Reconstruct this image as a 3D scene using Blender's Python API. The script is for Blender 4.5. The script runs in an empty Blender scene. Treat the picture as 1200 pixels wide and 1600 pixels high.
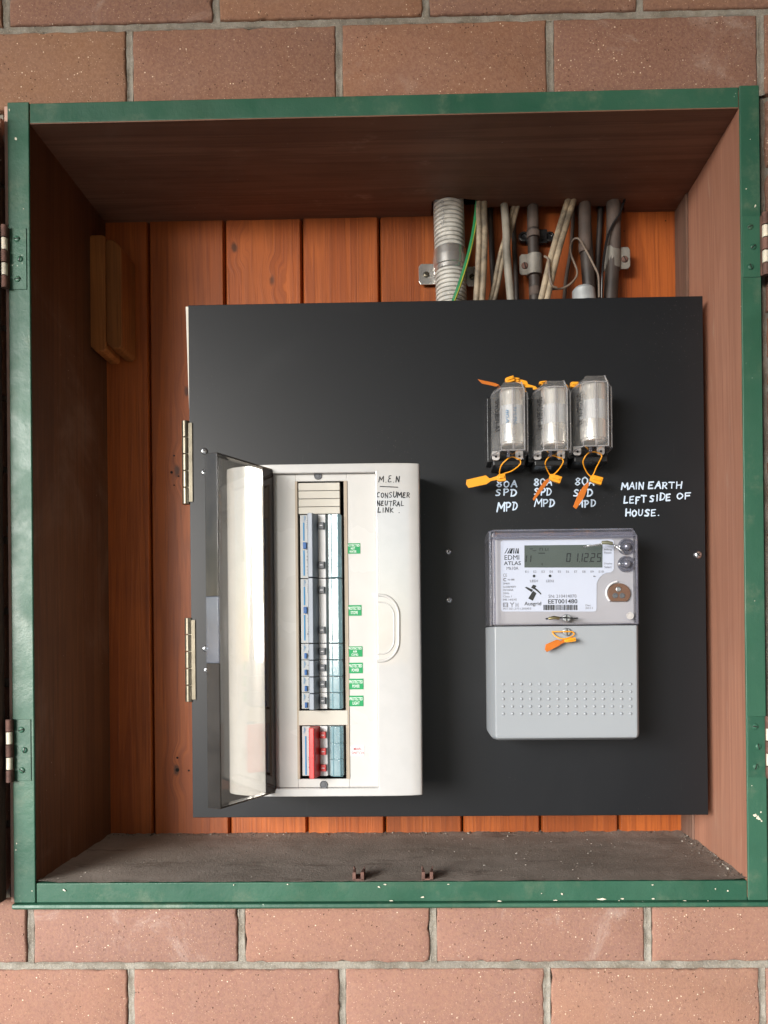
import bpy, math, random
from mathutils import Vector, Matrix, Euler
random.seed(7)
C = bpy.context.scene.collection
SC = bpy.context.scene
# ------------------------------------------------------------------ camera
F_PX = 1200.0; PPX, PPY = 639.0, 991.8; DCAM = 0.88; ZC = 1.45
RA, RB, RC_ = 0.00268, 0.00988, 0.01852
def rot_cam():
    X = Matrix.Rotation(RA, 3, 'X'); Y = Matrix.Rotation(RB, 3, 'Y'); Z = Matrix.Rotation(RC_, 3, 'Z')
    return Z @ X @ Y
RM = rot_cam()
right, fwd, up = RM.col[0].copy(), RM.col[1].copy(), RM.col[2].copy()
cam_d = bpy.data.cameras.new('camera'); cam = bpy.data.objects.new('camera', cam_d); C.objects.link(cam)
mw = Matrix((( right.x, up.x, -fwd.x, 0.0), (right.y, up.y, -fwd.y, -DCAM), (right.z, up.z, -fwd.z, ZC), (0, 0, 0, 1)))
cam.matrix_world = mw
cam_d.sensor_fit = 'VERTICAL'; cam_d.sensor_height = 36.0; cam_d.lens = F_PX / 1600 * 36.0
cam_d.shift_x = (600 - PPX) / 1600; cam_d.shift_y = (PPY - 800) / 1600
cam_d.clip_start = 0.02; cam_d.clip_end = 500
SC.camera = cam
def U(px, py, y):
    "a point of the place that lies at depth y and shows at this pixel of the photograph"
    d = right * ((px - PPX) / F_PX) + fwd - up * ((py - PPY) / F_PX)
    t = (y + DCAM) / d.y
    return Vector((d.x * t, y, ZC + d.z * t))
def SZ(n, y): return n * (y + DCAM) / F_PX      # size of n photo pixels at depth y
# ------------------------------------------------------------------ light
SUN_EL = math.radians(12); SUN_AZ = math.radians(36)   # azimuth: from the left of the wall's normal
w = bpy.data.worlds.new('World'); SC.world = w; w.use_nodes = True
wn = w.node_tree.nodes; wl = w.node_tree.links
bg = wn['Background']; sky = wn.new('ShaderNodeTexSky'); sky.sky_type = 'NISHITA'; sky.sun_disc = False
to_sun = Vector((-math.sin(SUN_AZ) * math.cos(SUN_EL), -math.cos(SUN_AZ) * math.cos(SUN_EL), math.sin(SUN_EL)))
sky.sun_elevation = SUN_EL; sky.sun_rotation = math.atan2(to_sun.x, to_sun.y)
sky.air_density = 1.0; sky.dust_density = 0.8; sky.ozone_density = 3.0
wl.new(sky.outputs[0], bg.inputs[0]); bg.inputs[1].default_value = 0.085
sd = bpy.data.lights.new('sun', 'SUN'); sd.energy = 4.2; sd.angle = math.radians(32); sd.color = (1.0, 0.985, 0.965)
so = bpy.data.objects.new('sun', sd); C.objects.link(so); so.rotation_euler = to_sun.to_track_quat('Z', 'Y').to_euler()
so.location = to_sun * 20
SC.view_settings.view_transform = 'Standard'; SC.view_settings.look = 'None'; SC.view_settings.gamma = 1
SC.view_settings.exposure = 1.32
SC.cycles.max_bounces = 10; SC.cycles.transparent_max_bounces = 24
SC.cycles.sample_clamp_indirect = 6; SC.cycles.caustics_refractive = False; SC.cycles.caustics_reflective = False

# ------------------------------------------------------------------ mesh helpers
class MB:
    def __init__(s): s.v = []; s.f = []; s.m = []
    def add(s, vs, fs, mi=0):
        o = len(s.v); s.v += [Vector(v) for v in vs]
        s.f += [tuple(i + o for i in f) for f in fs]; s.m += [mi] * len(fs); return s
    def box(s, a, b, mi=0):
        x0, x1 = sorted((a[0], b[0])); y0, y1 = sorted((a[1], b[1])); z0, z1 = sorted((a[2], b[2]))
        return s.add([(x0,y0,z0),(x1,y0,z0),(x1,y1,z0),(x0,y1,z0),(x0,y0,z1),(x1,y0,z1),(x1,y1,z1),(x0,y1,z1)],
            [(3,2,1,0),(4,5,6,7),(0,1,5,4),(1,2,6,5),(2,3,7,6),(3,0,4,7)], mi)
    def xz(s, poly, y0, y1, mi=0):      # outline in x,z, thickness in y (y0 towards the camera)
        n = len(poly)
        a = sum(poly[i][0]*poly[(i+1)%n][1]-poly[(i+1)%n][0]*poly[i][1] for i in range(n))
        if a < 0: poly = poly[::-1]
        vs = [(p[0], y0, p[1]) for p in poly] + [(p[0], y1, p[1]) for p in poly]
        fs = [tuple(range(n)), tuple(range(2*n-1, n-1, -1))] + [((i+1) % n, i, i+n, (i+1) % n+n) for i in range(n)]
        return s.add(vs, fs, mi)
    def xy(s, poly, z0, z1, mi=0):      # outline in x,y, height in z
        n = len(poly)
        a = sum(poly[i][0]*poly[(i+1)%n][1]-poly[(i+1)%n][0]*poly[i][1] for i in range(n))
        if a < 0: poly = poly[::-1]
        vs = [(p[0], p[1], z0) for p in poly] + [(p[0], p[1], z1) for p in poly]
        fs = [tuple(range(n-1, -1, -1)), tuple(range(n, 2*n))] + [(i, (i+1) % n, (i+1) % n+n, i+n) for i in range(n)]
        return s.add(vs, fs, mi)
    def loft(s, rings, cap=True, mi=0, closed=True):
        n = len(rings[0]); vs = [p for r in rings for p in r]; fs = []
        for k in range(len(rings)-1):
            for i in range(n if closed else n-1):
                j = (i+1) % n; fs.append((k*n+i, k*n+j, (k+1)*n+j, (k+1)*n+i))
        if cap: fs += [tuple(range(n-1, -1, -1)), tuple(range((len(rings)-1)*n, len(rings)*n))]
        return s.add(vs, fs, mi)
    def tube(s, path, r, n=10, mi=0, flat=1.0):
        path = [Vector(p) for p in path]; rings = []; prev = None
        for i, p in enumerate(path):
            d = (path[min(i+1, len(path)-1)] - path[max(i-1, 0)]).normalized()
            if prev is None:
                a = Vector((0, 1, 0)) if abs(d.y) < .9 else Vector((1, 0, 0))
                u_ = d.cross(a).normalized()
            else: u_ = (prev - d * prev.dot(d)).normalized()
            prev = u_; v_ = d.cross(u_)
            rr = r[i] if isinstance(r, (list, tuple)) else r
            rings.append([p + (u_*math.cos(t)*flat + v_*math.sin(t))*rr for t in [2*math.pi*k/n for k in range(n)]])
        return s.loft(rings, True, mi)
    def cyl(s, a, b, r, n=16, mi=0, r2=None): return s.tube([a, b], [r, r if r2 is None else r2], n, mi)
    def rev(s, c, axis, prof, n=20, mi=0):      # profile [(t along axis, radius)]
        c = Vector(c); axis = Vector(axis).normalized(); a = Vector((0, 0, 1)) if abs(axis.z) < .9 else Vector((1, 0, 0))
        u_ = axis.cross(a).normalized(); v_ = axis.cross(u_)
        return s.loft([[c + axis*t + (u_*math.cos(q)+v_*math.sin(q))*max(r, 1e-5) for q in [2*math.pi*k/n for k in range(n)]] for t, r in prof], True, mi)
def tagit(o, label=None, cat=None, group=None, kind=None):
    if label: o['label'] = label
    if cat: o['category'] = cat
    if group: o['group'] = group
    if kind: o['kind'] = kind
    return o
def root(name, loc, label, cat, group=None):
    o = bpy.data.objects.new(name, None); C.objects.link(o); o.location = loc; o.empty_display_size = .02
    return tagit(o, label, cat, group)
def wpos(o):
    p = Vector((0, 0, 0))
    while o is not None: p += o.location; o = o.parent
    return p
def obj(name, mb, mats, parent=None, bev=0, sm=35, org=None, seg=2, **kw):
    me = bpy.data.meshes.new(name)
    base = wpos(parent) if parent else Vector((0, 0, 0))
    o_w = Vector(org) if org is not None else base
    me.from_pydata([v - o_w for v in mb.v], [], mb.f)
    for m_ in (mats if isinstance(mats, (list, tuple)) else [mats]): me.materials.append(m_)
    me.polygons.foreach_set('material_index', mb.m)
    import bmesh
    bm = bmesh.new(); bm.from_mesh(me); bmesh.ops.recalc_face_normals(bm, faces=bm.faces); bm.to_mesh(me); bm.free()
    if sm:
        me.polygons.foreach_set('use_smooth', [True]*len(me.polygons)); me.set_sharp_from_angle(angle=math.radians(sm))
    o = bpy.data.objects.new(name, me); C.objects.link(o)
    if parent: o.parent = parent; o.location = o_w - base
    else: o.location = o_w
    if bev:
        b = o.modifiers.new('bevel', 'BEVEL'); b.width = bev; b.segments = seg; b.limit_method = 'ANGLE'; b.angle_limit = math.radians(35)
        b.harden_normals = True
    return tagit(o, **kw)
def copy_tree(o, parent=None):
    c = o.copy(); C.objects.link(c); c.parent = parent
    for ch in list(o.children): copy_tree(ch, c)
    return c

# ------------------------------------------------------------------ material helpers
class NT:
    def __init__(s, name):
        s.m = bpy.data.materials.new(name); s.m.use_nodes = True; s.t = s.m.node_tree
        s.b = s.t.nodes['Principled BSDF']; s.o = s.t.nodes['Material Output']
        tc = s.t.nodes.new('ShaderNodeTexCoord'); oi = s.t.nodes.new('ShaderNodeObjectInfo')
        s.rnd = oi.outputs['Random']; s.obj = tc.outputs['Object']; s.geo = s.t.nodes.new('ShaderNodeNewGeometry').outputs['Position']
        off = s.t.nodes.new('ShaderNodeCombineXYZ')
        for i in range(3): s.t.links.new(s.math('MULTIPLY', s.rnd, (7.3, 13.1, 19.7)[i]), off.inputs[i])
        s.co = s.vm('ADD', s.obj, off.outputs[0])
    def put(s, sock, v):
        if isinstance(v, bpy.types.NodeSocket): s.t.links.new(v, sock)
        elif isinstance(v, (tuple, list)) and len(v) == 3 and sock.type == 'RGBA': sock.default_value = (*v, 1)
        else: sock.default_value = v
    def math(s, op, a, b=0.0, c=None, clamp=False):
        n = s.t.nodes.new('ShaderNodeMath'); n.operation = op; n.use_clamp = clamp
        s.put(n.inputs[0], a); s.put(n.inputs[1], b)
        if c is not None: s.put(n.inputs[2], c)
        return n.outputs[0]
    def vm(s, op, a, b=(0, 0, 0), sc=None):
        n = s.t.nodes.new('ShaderNodeVectorMath'); n.operation = op; s.put(n.inputs[0], a)
        if op != 'LENGTH': s.put(n.inputs[1], b)
        if sc is not None: s.put(n.inputs['Scale'], sc)
        return n.outputs['Value'] if op in ('LENGTH', 'DOT_PRODUCT', 'DISTANCE') else n.outputs[0]
    def sep(s, v):
        n = s.t.nodes.new('ShaderNodeSeparateXYZ'); s.put(n.inputs[0], v); return n.outputs
    def comb(s, x, y, z):
        n = s.t.nodes.new('ShaderNodeCombineXYZ'); s.put(n.inputs[0], x); s.put(n.inputs[1], y); s.put(n.inputs[2], z); return n.outputs[0]
    def noise(s, scale, det=3, rough=.55, co=None, stretch=None, dist=0):
        co = s.co if co is None else co
        if stretch: co = s.vm('MULTIPLY', co, stretch)
        n = s.t.nodes.new('ShaderNodeTexNoise'); s.put(n.inputs['Vector'], co); n.inputs['Scale'].default_value = scale
        n.inputs['Detail'].default_value = det; n.inputs['Roughness'].default_value = rough; n.inputs['Distortion'].default_value = dist
        return n.outputs['Fac']
    def vor(s, scale, co=None, feature='F1', rnd=1.0):
        n = s.t.nodes.new('ShaderNodeTexVoronoi'); n.feature = feature; s.put(n.inputs['Vector'], s.co if co is None else co)
        n.inputs['Scale'].default_value = scale; n.inputs['Randomness'].default_value = rnd
        return n.outputs['Distance']
    def ramp(s, f, lo, hi, a=0.0, b=1.0, smooth=True):
        n = s.t.nodes.new('ShaderNodeMapRange'); n.interpolation_type = 'SMOOTHSTEP' if smooth else 'LINEAR'
        for k, v in enumerate((f, lo, hi, a, b)): s.put(n.inputs[k], v)
        return n.outputs[0]
    def mix(s, f, a, b, mode='MIX'):
        n = s.t.nodes.new('ShaderNodeMix'); n.data_type = 'RGBA'; n.blend_type = mode
        s.put(n.inputs[0], f); s.put(n.inputs[6], a); s.put(n.inputs[7], b); return n.outputs[2]
    def bump(s, h, strength=.3, dist=.001, prev=None):
        n = s.t.nodes.new('ShaderNodeBump'); n.inputs['Strength'].default_value = strength; n.inputs['Distance'].default_value = dist
        s.put(n.inputs['Height'], h)
        if prev is not None: s.put(n.inputs['Normal'], prev)
        s.put(s.b.inputs['Normal'], n.outputs[0]); return n.outputs[0]
    def set(s, **k):
        for a, v in k.items():
            s.put(s.b.inputs[{'base': 'Base Color', 'rough': 'Roughness', 'metal': 'Metallic', 'spec': 'Specular IOR Level', 'coat': 'Coat Weight',
                'coatr': 'Coat Roughness', 'sss': 'Subsurface Weight', 'em': 'Emission Color', 'es': 'Emission Strength', 'alpha': 'Alpha',
                'trans': 'Transmission Weight', 'ior': 'IOR'}[a]], v)
        return s
def simple(name, col, rough=.5, metal=0, var=.08, bump=.1, scale=60, spec=.5, dirt=0.0):
    n = NT(name)
    f = n.noise(scale, 4)
    c = n.mix(n.ramp(f, .3, .7), tuple(x*(1-var) for x in col), tuple(min(1, x*(1+var)) for x in col))
    if dirt: c = n.mix(n.ramp(n.noise(max(9, scale*.9), 5, .7), .45, .7, 0, dirt), c, (.06, .05, .04))
    n.set(base=c, rough=n.ramp(n.noise(scale*.5, 3), .2, .8, max(.02, rough-.06), rough+.06), metal=metal, spec=spec)
    if bump: n.bump(n.noise(scale*8, 3), bump, .0005)
    return n.m
def flat(name, col, rough=.6):
    n = NT(name); n.set(base=n.mix(n.ramp(n.noise(120, 2), .3, .7), tuple(x*.93 for x in col), col), rough=rough); return n.m

def mat_brick():
    n = NT('fired_brick'); r = n.rnd
    r2 = n.math('FRACT', n.math('MULTIPLY', r, 7.31)); r3 = n.math('FRACT', n.math('MULTIPLY', r, 23.7))
    c = n.mix(r, (.310, .130, .068), (.205, .100, .072)); c = n.mix(n.math('MULTIPLY', r2, .8), c, (.285, .150, .075))
    c = n.mix(n.math('MULTIPLY', r3, .75), c, (.175, .098, .080))
    z = n.sep(n.geo)[2]
    c = n.mix(n.ramp(z, 1.15, 1.95, 0.6, 0.0), c, (.30, .165, .135))      # mixed pinker towards the lower courses
    c = n.mix(n.ramp(n.noise(14, 4, .6), .3, .7, 0, .6), c, n.mix(.5, c, (.22, .13, .11)))
    c = n.mix(n.ramp(n.noise(300, 4, .75), .40, .62, 0, .35), c, (.36, .21, .135)); c = n.mix(n.ramp(n.noise(240, 3, .7, co=n.vm('ADD', n.co, (5, 5, 5))), .55, .7, 0, .35), c, (.13, .065, .05))
    sp = n.vor(330); big = n.noise(70, 2)
    c = n.mix(n.math('MULTIPLY', n.ramp(sp, .19, .09), n.ramp(big, .40, .60, 0, .8)), c, (.66, .48, .34))
    sp2 = n.vor(150, n.vm('ADD', n.co, (3, 4, 5)))
    c = n.mix(n.math('MULTIPLY', n.ramp(sp2, .15, .07), n.ramp(n.noise(40, 2), .5, .62)), c, (.75, .60, .45))
    pit = n.vor(210, n.vm('ADD', n.co, (9, 1, 2))); pm = n.math('MULTIPLY', n.ramp(pit, .2, .1), n.ramp(n.noise(55, 2, .5), .5, .65))
    c = n.mix(pm, c, (.10, .05, .035))
    eff = n.math('MULTIPLY', n.ramp(n.noise(11, 8, .74, dist=.9), .54, .74), n.ramp(r3, .3, .9, .1, 1))
    c = n.mix(n.math('MULTIPLY', eff, .5), c, (.50, .41, .36))
    n.set(base=c, rough=.88, spec=.25)
    h = n.math('ADD', n.math('MULTIPLY', n.noise(420, 4, .7), .6), n.math('MULTIPLY', pm, -1.2))
    h = n.math('ADD', h, n.math('MULTIPLY', n.noise(60, 3), .7))
    n.bump(h, .75, .0016); return n.m
def mat_mortar():
    n = NT('mortar'); c = n.mix(n.ramp(n.noise(45, 5, .65), .3, .7), (.20, .175, .14), (.34, .315, .27))
    c = n.mix(n.ramp(n.noise(12, 4), .5, .75, 0, .5), c, (.17, .15, .13))
    c = n.mix(n.ramp(n.vor(380), .25, .1, 0, .5), c, (.55, .50, .42))
    n.set(base=c, rough=.95, spec=.2); n.bump(n.noise(350, 5, .75), .9, .0022); return n.m
def mat_green():
    n = NT('green_gloss_paint')
    z = n.sep(n.geo)[2]
    c = n.mix(n.ramp(n.noise(6, 3), .35, .65), (.017, .078, .047), (.030, .104, .064))
    c = n.mix(n.ramp(n.noise(25, 5, .7), .50, .75, 0, .55), c, (.125, .165, .11))
    c = n.mix(n.ramp(n.noise(4, 4, .7), .50, .70, 0, .4), c, (.016, .060, .032))     # dusty wear
    chip = n.math('MULTIPLY', n.ramp(n.vor(190), .22, .12), n.ramp(n.noise(20, 3), .66, .74))
    c = n.mix(n.math('MULTIPLY', chip, .75), c, (.50, .55, .46))
    n.set(base=c, rough=n.ramp(n.noise(30, 3), .3, .7, .36, .52), spec=.42)
    h = n.math('ADD', n.noise(30, 5, .6, stretch=(1, 1, .5)), n.math('MULTIPLY', n.noise(260, 4, .7, stretch=(.5, 1, .5)), .55))
    h = n.math('ADD', h, n.math('MULTIPLY', chip, -.4)); n.bump(h, .40, .0014); return n.m
KNOTS = [(366, 386, .0), (425, 437, .0), (292, 612, .0), (276, 1203, .0), (277, 735, 0)]
def wood(name, c0, c1, dark, rough, grain=1.0, knots=False, along='z', coat=0.0, bs=.35):
    n = NT(name)
    p = n.co; sx = {'z': (1, 1, .045), 'x': (.045, 1, 1)}[along]
    if knots:
        g = n.geo; sh = None; kd = None
        for (kx, ky, _) in KNOTS:
            kp = U(kx, ky, .2127)
            d = n.vm('SUBTRACT', g, tuple(kp)); s_ = n.sep(d)
            wob = n.math('MULTIPLY', n.math('SUBTRACT', n.noise(60, 2, co=g), .5), .006)
            r2 = n.math('SQRT', n.math('ADD', n.math('ADD', n.math('MULTIPLY', s_[0], s_[0]), n.math('MULTIPLY', n.math('MULTIPLY', s_[2], s_[2]), .30)), 1e-7))
            r2 = n.math('ADD', r2, wob)
            f = n.ramp(r2, .024, .0)
            a = n.math('MULTIPLY', n.math('MULTIPLY', f, .035), n.math('SIGN', s_[0])) if False else n.math('MULTIPLY', f, n.math('MULTIPLY', r2, 1.2))
            sh = a if sh is None else n.math('ADD', sh, a)
            k = n.ramp(r2, .0055, .0015); kd = k if kd is None else n.math('MAXIMUM', kd, k)
        p = n.vm('ADD', p, n.comb(sh, 0, 0))
    q = n.vm('MULTIPLY', p, sx)
    big = n.noise(26*grain, 4, .6, co=q, dist=.6); fine = n.noise(330*grain, 4, .65, co=n.vm('MULTIPLY', p, {'z': (1, 1, .02), 'x': (.02, 1, 1)}[along]))
    ring = n.math('SINE', n.math('ADD', n.math('MULTIPLY', big, 48), n.math('MULTIPLY', fine, 3.0))); ring = n.ramp(ring, -.8, 1.0)
    c = n.mix(n.ramp(big, .3, .7), c0, c1)
    c = n.mix(n.math('MULTIPLY', ring, .28), c, dark)
    c = n.mix(n.ramp(fine, .45, .72, 0, .5), c, dark)
    c = n.mix(n.ramp(n.noise(7, 3), .42, .7, 0, .45), c, n.mix(.6, c, dark))
    rr = n.math('SUBTRACT', n.rnd, .5)
    hs = n.t.nodes.new('ShaderNodeHueSaturation'); n.put(hs.inputs['Color'], c); n.put(hs.inputs['Value'], n.math('ADD', n.math('MULTIPLY', rr, .35), 1.0))
    c = hs.outputs[0]
    if knots:
        c = n.mix(n.math('MULTIPLY', kd, .85), c, (.06, .02, .008))
    n.set(base=c, rough=rough, spec=.35, coat=coat, coatr=.35)
    n.bump(n.math('ADD', fine, n.math('MULTIPLY', ring, .3)), bs, .0008)
    return n
M = {}
M['brick'] = mat_brick(); M['mortar'] = mat_mortar(); M['green'] = mat_green()
M['plank'] = wood('stained_pine', (.41, .105, .020), (.31, .070, .012), (.135, .028, .007), .48, knots=True, coat=.15).m
def stained(name, c0, c1, dk, along, scuff, dust=.0):
    n = wood(name, c0, c1, dk, .6, .8, along=along, bs=.25)
    c = n.b.inputs['Base Color'].links[0].from_socket
    st = n.vm('MULTIPLY', n.co, (.25, 1, .12) if along == 'z' else (.12, .25, 1))
    c = n.mix(n.ramp(n.noise(60, 5, .7, co=st), .60, .72, 0, scuff), c, (.42, .28, .21))
    c = n.mix(n.math('MULTIPLY', n.ramp(n.vor(95), .09, .05), n.ramp(n.noise(16, 2), .58, .68, 0, .7)), c, (.42, .33, .27)); c = n.mix(n.ramp(n.noise(5, 5, .65, dist=.5), .52, .75, 0, .5), c, n.mix(.45, c, (.30, .21, .16)))
    n.set(base=c); return n.m
M['side_r'] = stained('lit_stained_side_board', (.46, .225, .15), (.39, .185, .12), (.27, .12, .08), 'z', .5)  # brightness of the lit side is put into this colour
M['side_l'] = stained('shaded_stained_side_board', (.115, .045, .017), (.085, .031, .012), (.040, .014, .006), 'z', .10)  # same stained board, darkened in colour for the shaded side
M['ceil'] = stained('dark_stained_top_board', (.24, .125, .080), (.185, .092, .058), (.095, .045, .030), 'x', .45)
M['block'] = wood('old_pine_block', (.42, .16, .040), (.33, .115, .026), (.15, .045, .011), .7).m
M['door_wood'] = wood('weathered_brown_wood', (.10, .055, .04), (.06, .03, .02), (.02, .01, .008), .85, 1.5, bs=.9).m
def mat_floor():
    n = NT('dusty_board'); c = n.mix(n.ramp(n.noise(8, 5, .6), .3, .7), (.21, .178, .15), (.295, .25, .215))
    c = n.mix(n.ramp(n.noise(40, 5, .7, stretch=(.4, 1, 1), dist=1.5), .5, .75, 0, .5), c, (.33, .29, .25))
    c = n.mix(n.ramp(n.noise(18, 4, .7, stretch=(.5, 1.6, 1)), .55, .7, 0, .5), c, (.07, .048, .036))
    c = n.mix(n.math('MULTIPLY', n.ramp(n.vor(420), .2, .1), n.ramp(n.noise(30), .5, .6)), c, (.35, .3, .26))
    n.set(base=c, rough=.95, spec=.15); n.bump(n.noise(260, 5, .75), .8, .0012); return n.m
M['floor'] = mat_floor()
def mat_panel():
    n = NT('black_panel_laminate')
    sm = n.ramp(n.noise(5, 4, .6, dist=.8), .52, .72)
    c = n.mix(n.math('MULTIPLY', sm, .10), (.0070, .0080, .0100), (.018, .019, .022))
    sc_ = n.math('MULTIPLY', n.ramp(n.noise(160, 2, stretch=(1, 1, .06)), .70, .78), n.ramp(n.noise(6, 2), .5, .65))
    c = n.mix(n.math('MULTIPLY', sc_, .35), c, (.12, .12, .12))
    du = n.math('MULTIPLY', n.ramp(n.vor(260), .10, .05), n.ramp(n.noise(9, 3), .48, .66)); c = n.mix(n.math('MULTIPLY', du, .5), c, (.20, .19, .18))
    wipe = n.math('MULTIPLY', n.ramp(n.noise(10, 5, .65, stretch=(1, 1, .35), dist=1.2), .60, .78), n.ramp(n.noise(3, 2), .45, .65)); c = n.mix(n.math('MULTIPLY', wipe, .03), c, (.16, .16, .165))
    n.set(base=c, rough=n.math('ADD', n.math('MULTIPLY', sm, .04), .40), spec=.34); n.bump(n.noise(1500, 2), .08, .0003); return n.m
M['panel'] = mat_panel()
M['white_metal'] = simple('cream_painted_steel', (.62, .58, .50), .4)
M['steel'] = simple('dull_nickel_steel', (.13, .115, .085), .36, .75, .15, .15, 90)
M['zinc'] = simple('zinc_plated_steel', (.62, .64, .66), .3, 1, .12, .1, 90)
M['galv'] = simple('dusty_galvanised_saddle', (.24, .225, .20), .6, .4, .2, .2, 50, dirt=.3)
M['shiny'] = simple('bright_zinc_band', (.72, .71, .68), .24, .85, .06, .05, 40)
M['cream'] = simple('cream_abs_plastic', (.52, .512, .495), .25, 0, .02, .04, 30)
M['cream_shell'] = simple('glossy_cream_abs_shell', (.52, .515, .505), .22, 0, .02, .02); M['cream_shell'].node_tree.nodes['Principled BSDF'].inputs['Coat Weight'].default_value = 1; M['cream_shell'].node_tree.nodes['Principled BSDF'].inputs['Coat Roughness'].default_value = .02; M['cream_shell'].node_tree.nodes['Principled BSDF'].inputs['Coat IOR'].default_value = 1.85
M['cream2'] = simple('cream_blanking_plastic', (.49, .465, .41), .35, 0, .03, .04, 30)
M['slot'] = simple('shadow_gap_plastic', (.36, .30, .23), .5, 0, .05, 0)
M['brk'] = simple('breaker_light_grey', (.40, .41, .41), .42, 0, .03, .05)
M['grey'] = simple('breaker_mid_grey', (.22, .25, .295), .5, 0, .04, .05)
M['dgrey'] = simple('toggle_dark_grey', (.10, .105, .115), .6, 0, .04, .05)
M['red'] = simple('signal_red_plastic', (.55, .022, .022), .32, 0, .04, .05)
M['blue'] = simple('test_button_blue', (.02, .10, .30), .32, 0, .04, .05)
M['bprint'] = flat('blue_print', (.02, .20, .42)); M['kprint'] = flat('black_print', (.006, .006, .007)); M['gprint'] = flat('grey_print', (.13, .13, .15))
M['rprint'] = flat('red_print', (.55, .05, .06)); M['wprint'] = flat('white_print', (.85, .88, .86))
M['lgreen'] = simple('green_label_vinyl', (.005, .26, .085), .35, 0, .03, 0); M['lwhite'] = simple('white_label_vinyl', (.68, .68, .69), .35, 0, .02, 0)
M['marker_w'] = flat('white_paint_marker', (.55, .66, .80), .45); M['marker_k'] = flat('black_marker', (.012, .012, .014), .45)
M['black'] = simple('black_bakelite', (.012, .012, .013), .3, 0, .1, .1)
M['meter'] = simple('pale_grey_abs', (.30, .322, .345), .32, 0, .015, .03, 12)
M['meter_in'] = simple('meter_inner_grey', (.36, .355, .38), .4, 0, .02, .03, 20)
M['plate'] = simple('faceplate_white', (.52, .56, .66), .35, 0, .01, 0)
M['lcd'] = simple('lcd_glass', (.080, .098, .086), .5, 0, .08, 0, 12, spec=.25)
M['brown'] = simple('optical_port_brown', (.15, .075, .045), .35, 0, .05, .05)
M['orange'] = simple('orange_seal_plastic', (.80, .33, .015), .38, 0, .06, .08); M['orange_d'] = simple('deep_orange_seal_plastic', (.50, .13, .008), .4, 0, .08, .08)
M['silver'] = simple('silver_cartridge', (.97, .93, .87), .28, .62, .05, .03, 30)
M['paper'] = simple('paper_label', (.52, .53, .54), .55, 0, .04, .05); M['lug'] = simple('grey_lug_plastic', (.48, .46, .45), .45, 0, .04, .05)
M['conduit'] = simple('grey_corrugated_pvc', (.50, .49, .455), .45, 0, .10, .2, dirt=.35)
M['pipe'] = simple('dark_old_conduit', (.036, .027, .024), .5, 0, .5, .4, 25, dirt=.4); M['collar'] = simple('dusty_brown_conduit', (.085, .062, .052), .75, 0, .35, .4, 25, dirt=.3)
M['cable'] = simple('yellowed_cable_sheath', (.31, .25, .175), .55, 0, .35, .5, 40, dirt=.8); M['cable_g'] = simple('grey_cable_sheath', (.23, .21, .175), .55, 0, .25, .5, 30, dirt=.6)
M['earth'] = simple('green_earth_wire', (.02, .19, .07), .4, 0, .1, .1); M['earthy'] = simple('yellow_earth_stripe', (.45, .42, .05), .4)
M['wire'] = simple('old_grey_wire', (.17, .13, .10), .6, 0, .3, .3); M['lead'] = simple('pale_grey_bushing', (.36, .38, .39), .5, .2, .15, .3)
M['rust'] = simple('rusty_brown_iron', (.13, .065, .05), .75, .15, .4, .6, 60); M['cream_chip'] = simple('chipped_cream_paint', (.68, .62, .50), .6, 0, .12, .4, 80, dirt=.25)
M['primer'] = simple('pink_primer_edge', (.52, .33, .27), .8, 0, .12, .4, 40)
M['hole'] = flat('dark_cavity', (.01, .008, .007), .9); M['crumb'] = simple('dirt_crumbs', (.09, .07, .055), .95, 0, .5, .3, 200); M['crumb2'] = simple('pale_crumbs', (.38, .35, .30), .95)
M['concrete'] = simple('concrete', (.32, .31, .30), .9, 0, .15, .5, 6); M['sidew'] = simple('dark_blocker_wall', (.12, .085, .06), .8); M['roofm'] = simple('roof_lining', (.36, .33, .29), .8)
M['bark'] = simple('bark', (.10, .07, .05), .9, 0, .3, .6); M['leaf'] = simple('conifer_foliage', (.13, .17, .06), .7, 0, .5, 0, 3)
def clear(name, tint=(.95, .95, .95), refl=1.0, rough=.03, milky=0.0, mcol=(.6, .6, .62), wavy=False):
    n = NT(name); t = n.t
    tr = t.nodes.new('ShaderNodeBsdfTransparent'); tr.inputs[0].default_value = (*tint, 1)
    gl = t.nodes.new('ShaderNodeBsdfGlossy'); gl.inputs['Roughness'].default_value = rough
    if wavy:
        nb = n.bump(n.noise(5, 3, .5, stretch=(4, 4, .8)), .5, .006); t.links.new(nb, gl.inputs['Normal'])
    fr = t.nodes.new('ShaderNodeFresnel'); bf = t.nodes.new('ShaderNodeNewGeometry').outputs['Backfacing']
    n.put(fr.inputs[0], n.math('ADD', n.math('MULTIPLY', bf, 1/1.5-1.5), 1.5))
    mx = t.nodes.new('ShaderNodeMixShader'); n.put(mx.inputs[0], n.math('MULTIPLY', fr.outputs[0], refl, clamp=True))
    base = tr.outputs[0]
    if milky:
        df = t.nodes.new('ShaderNodeBsdfDiffuse'); df.inputs[0].default_value = (*mcol, 1)
        m2 = t.nodes.new('ShaderNodeMixShader'); n.put(m2.inputs[0], n.ramp(n.noise(25, 3), .3, .7, milky*.7, milky*1.3)); t.links.new(base, m2.inputs[1]); t.links.new(df.outputs[0], m2.inputs[2]); base = m2.outputs[0]
    t.links.new(base, mx.inputs[1]); t.links.new(gl.outputs[0], mx.inputs[2]); t.links.new(mx.outputs[0], n.o.inputs[0])
    return n.m
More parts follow.
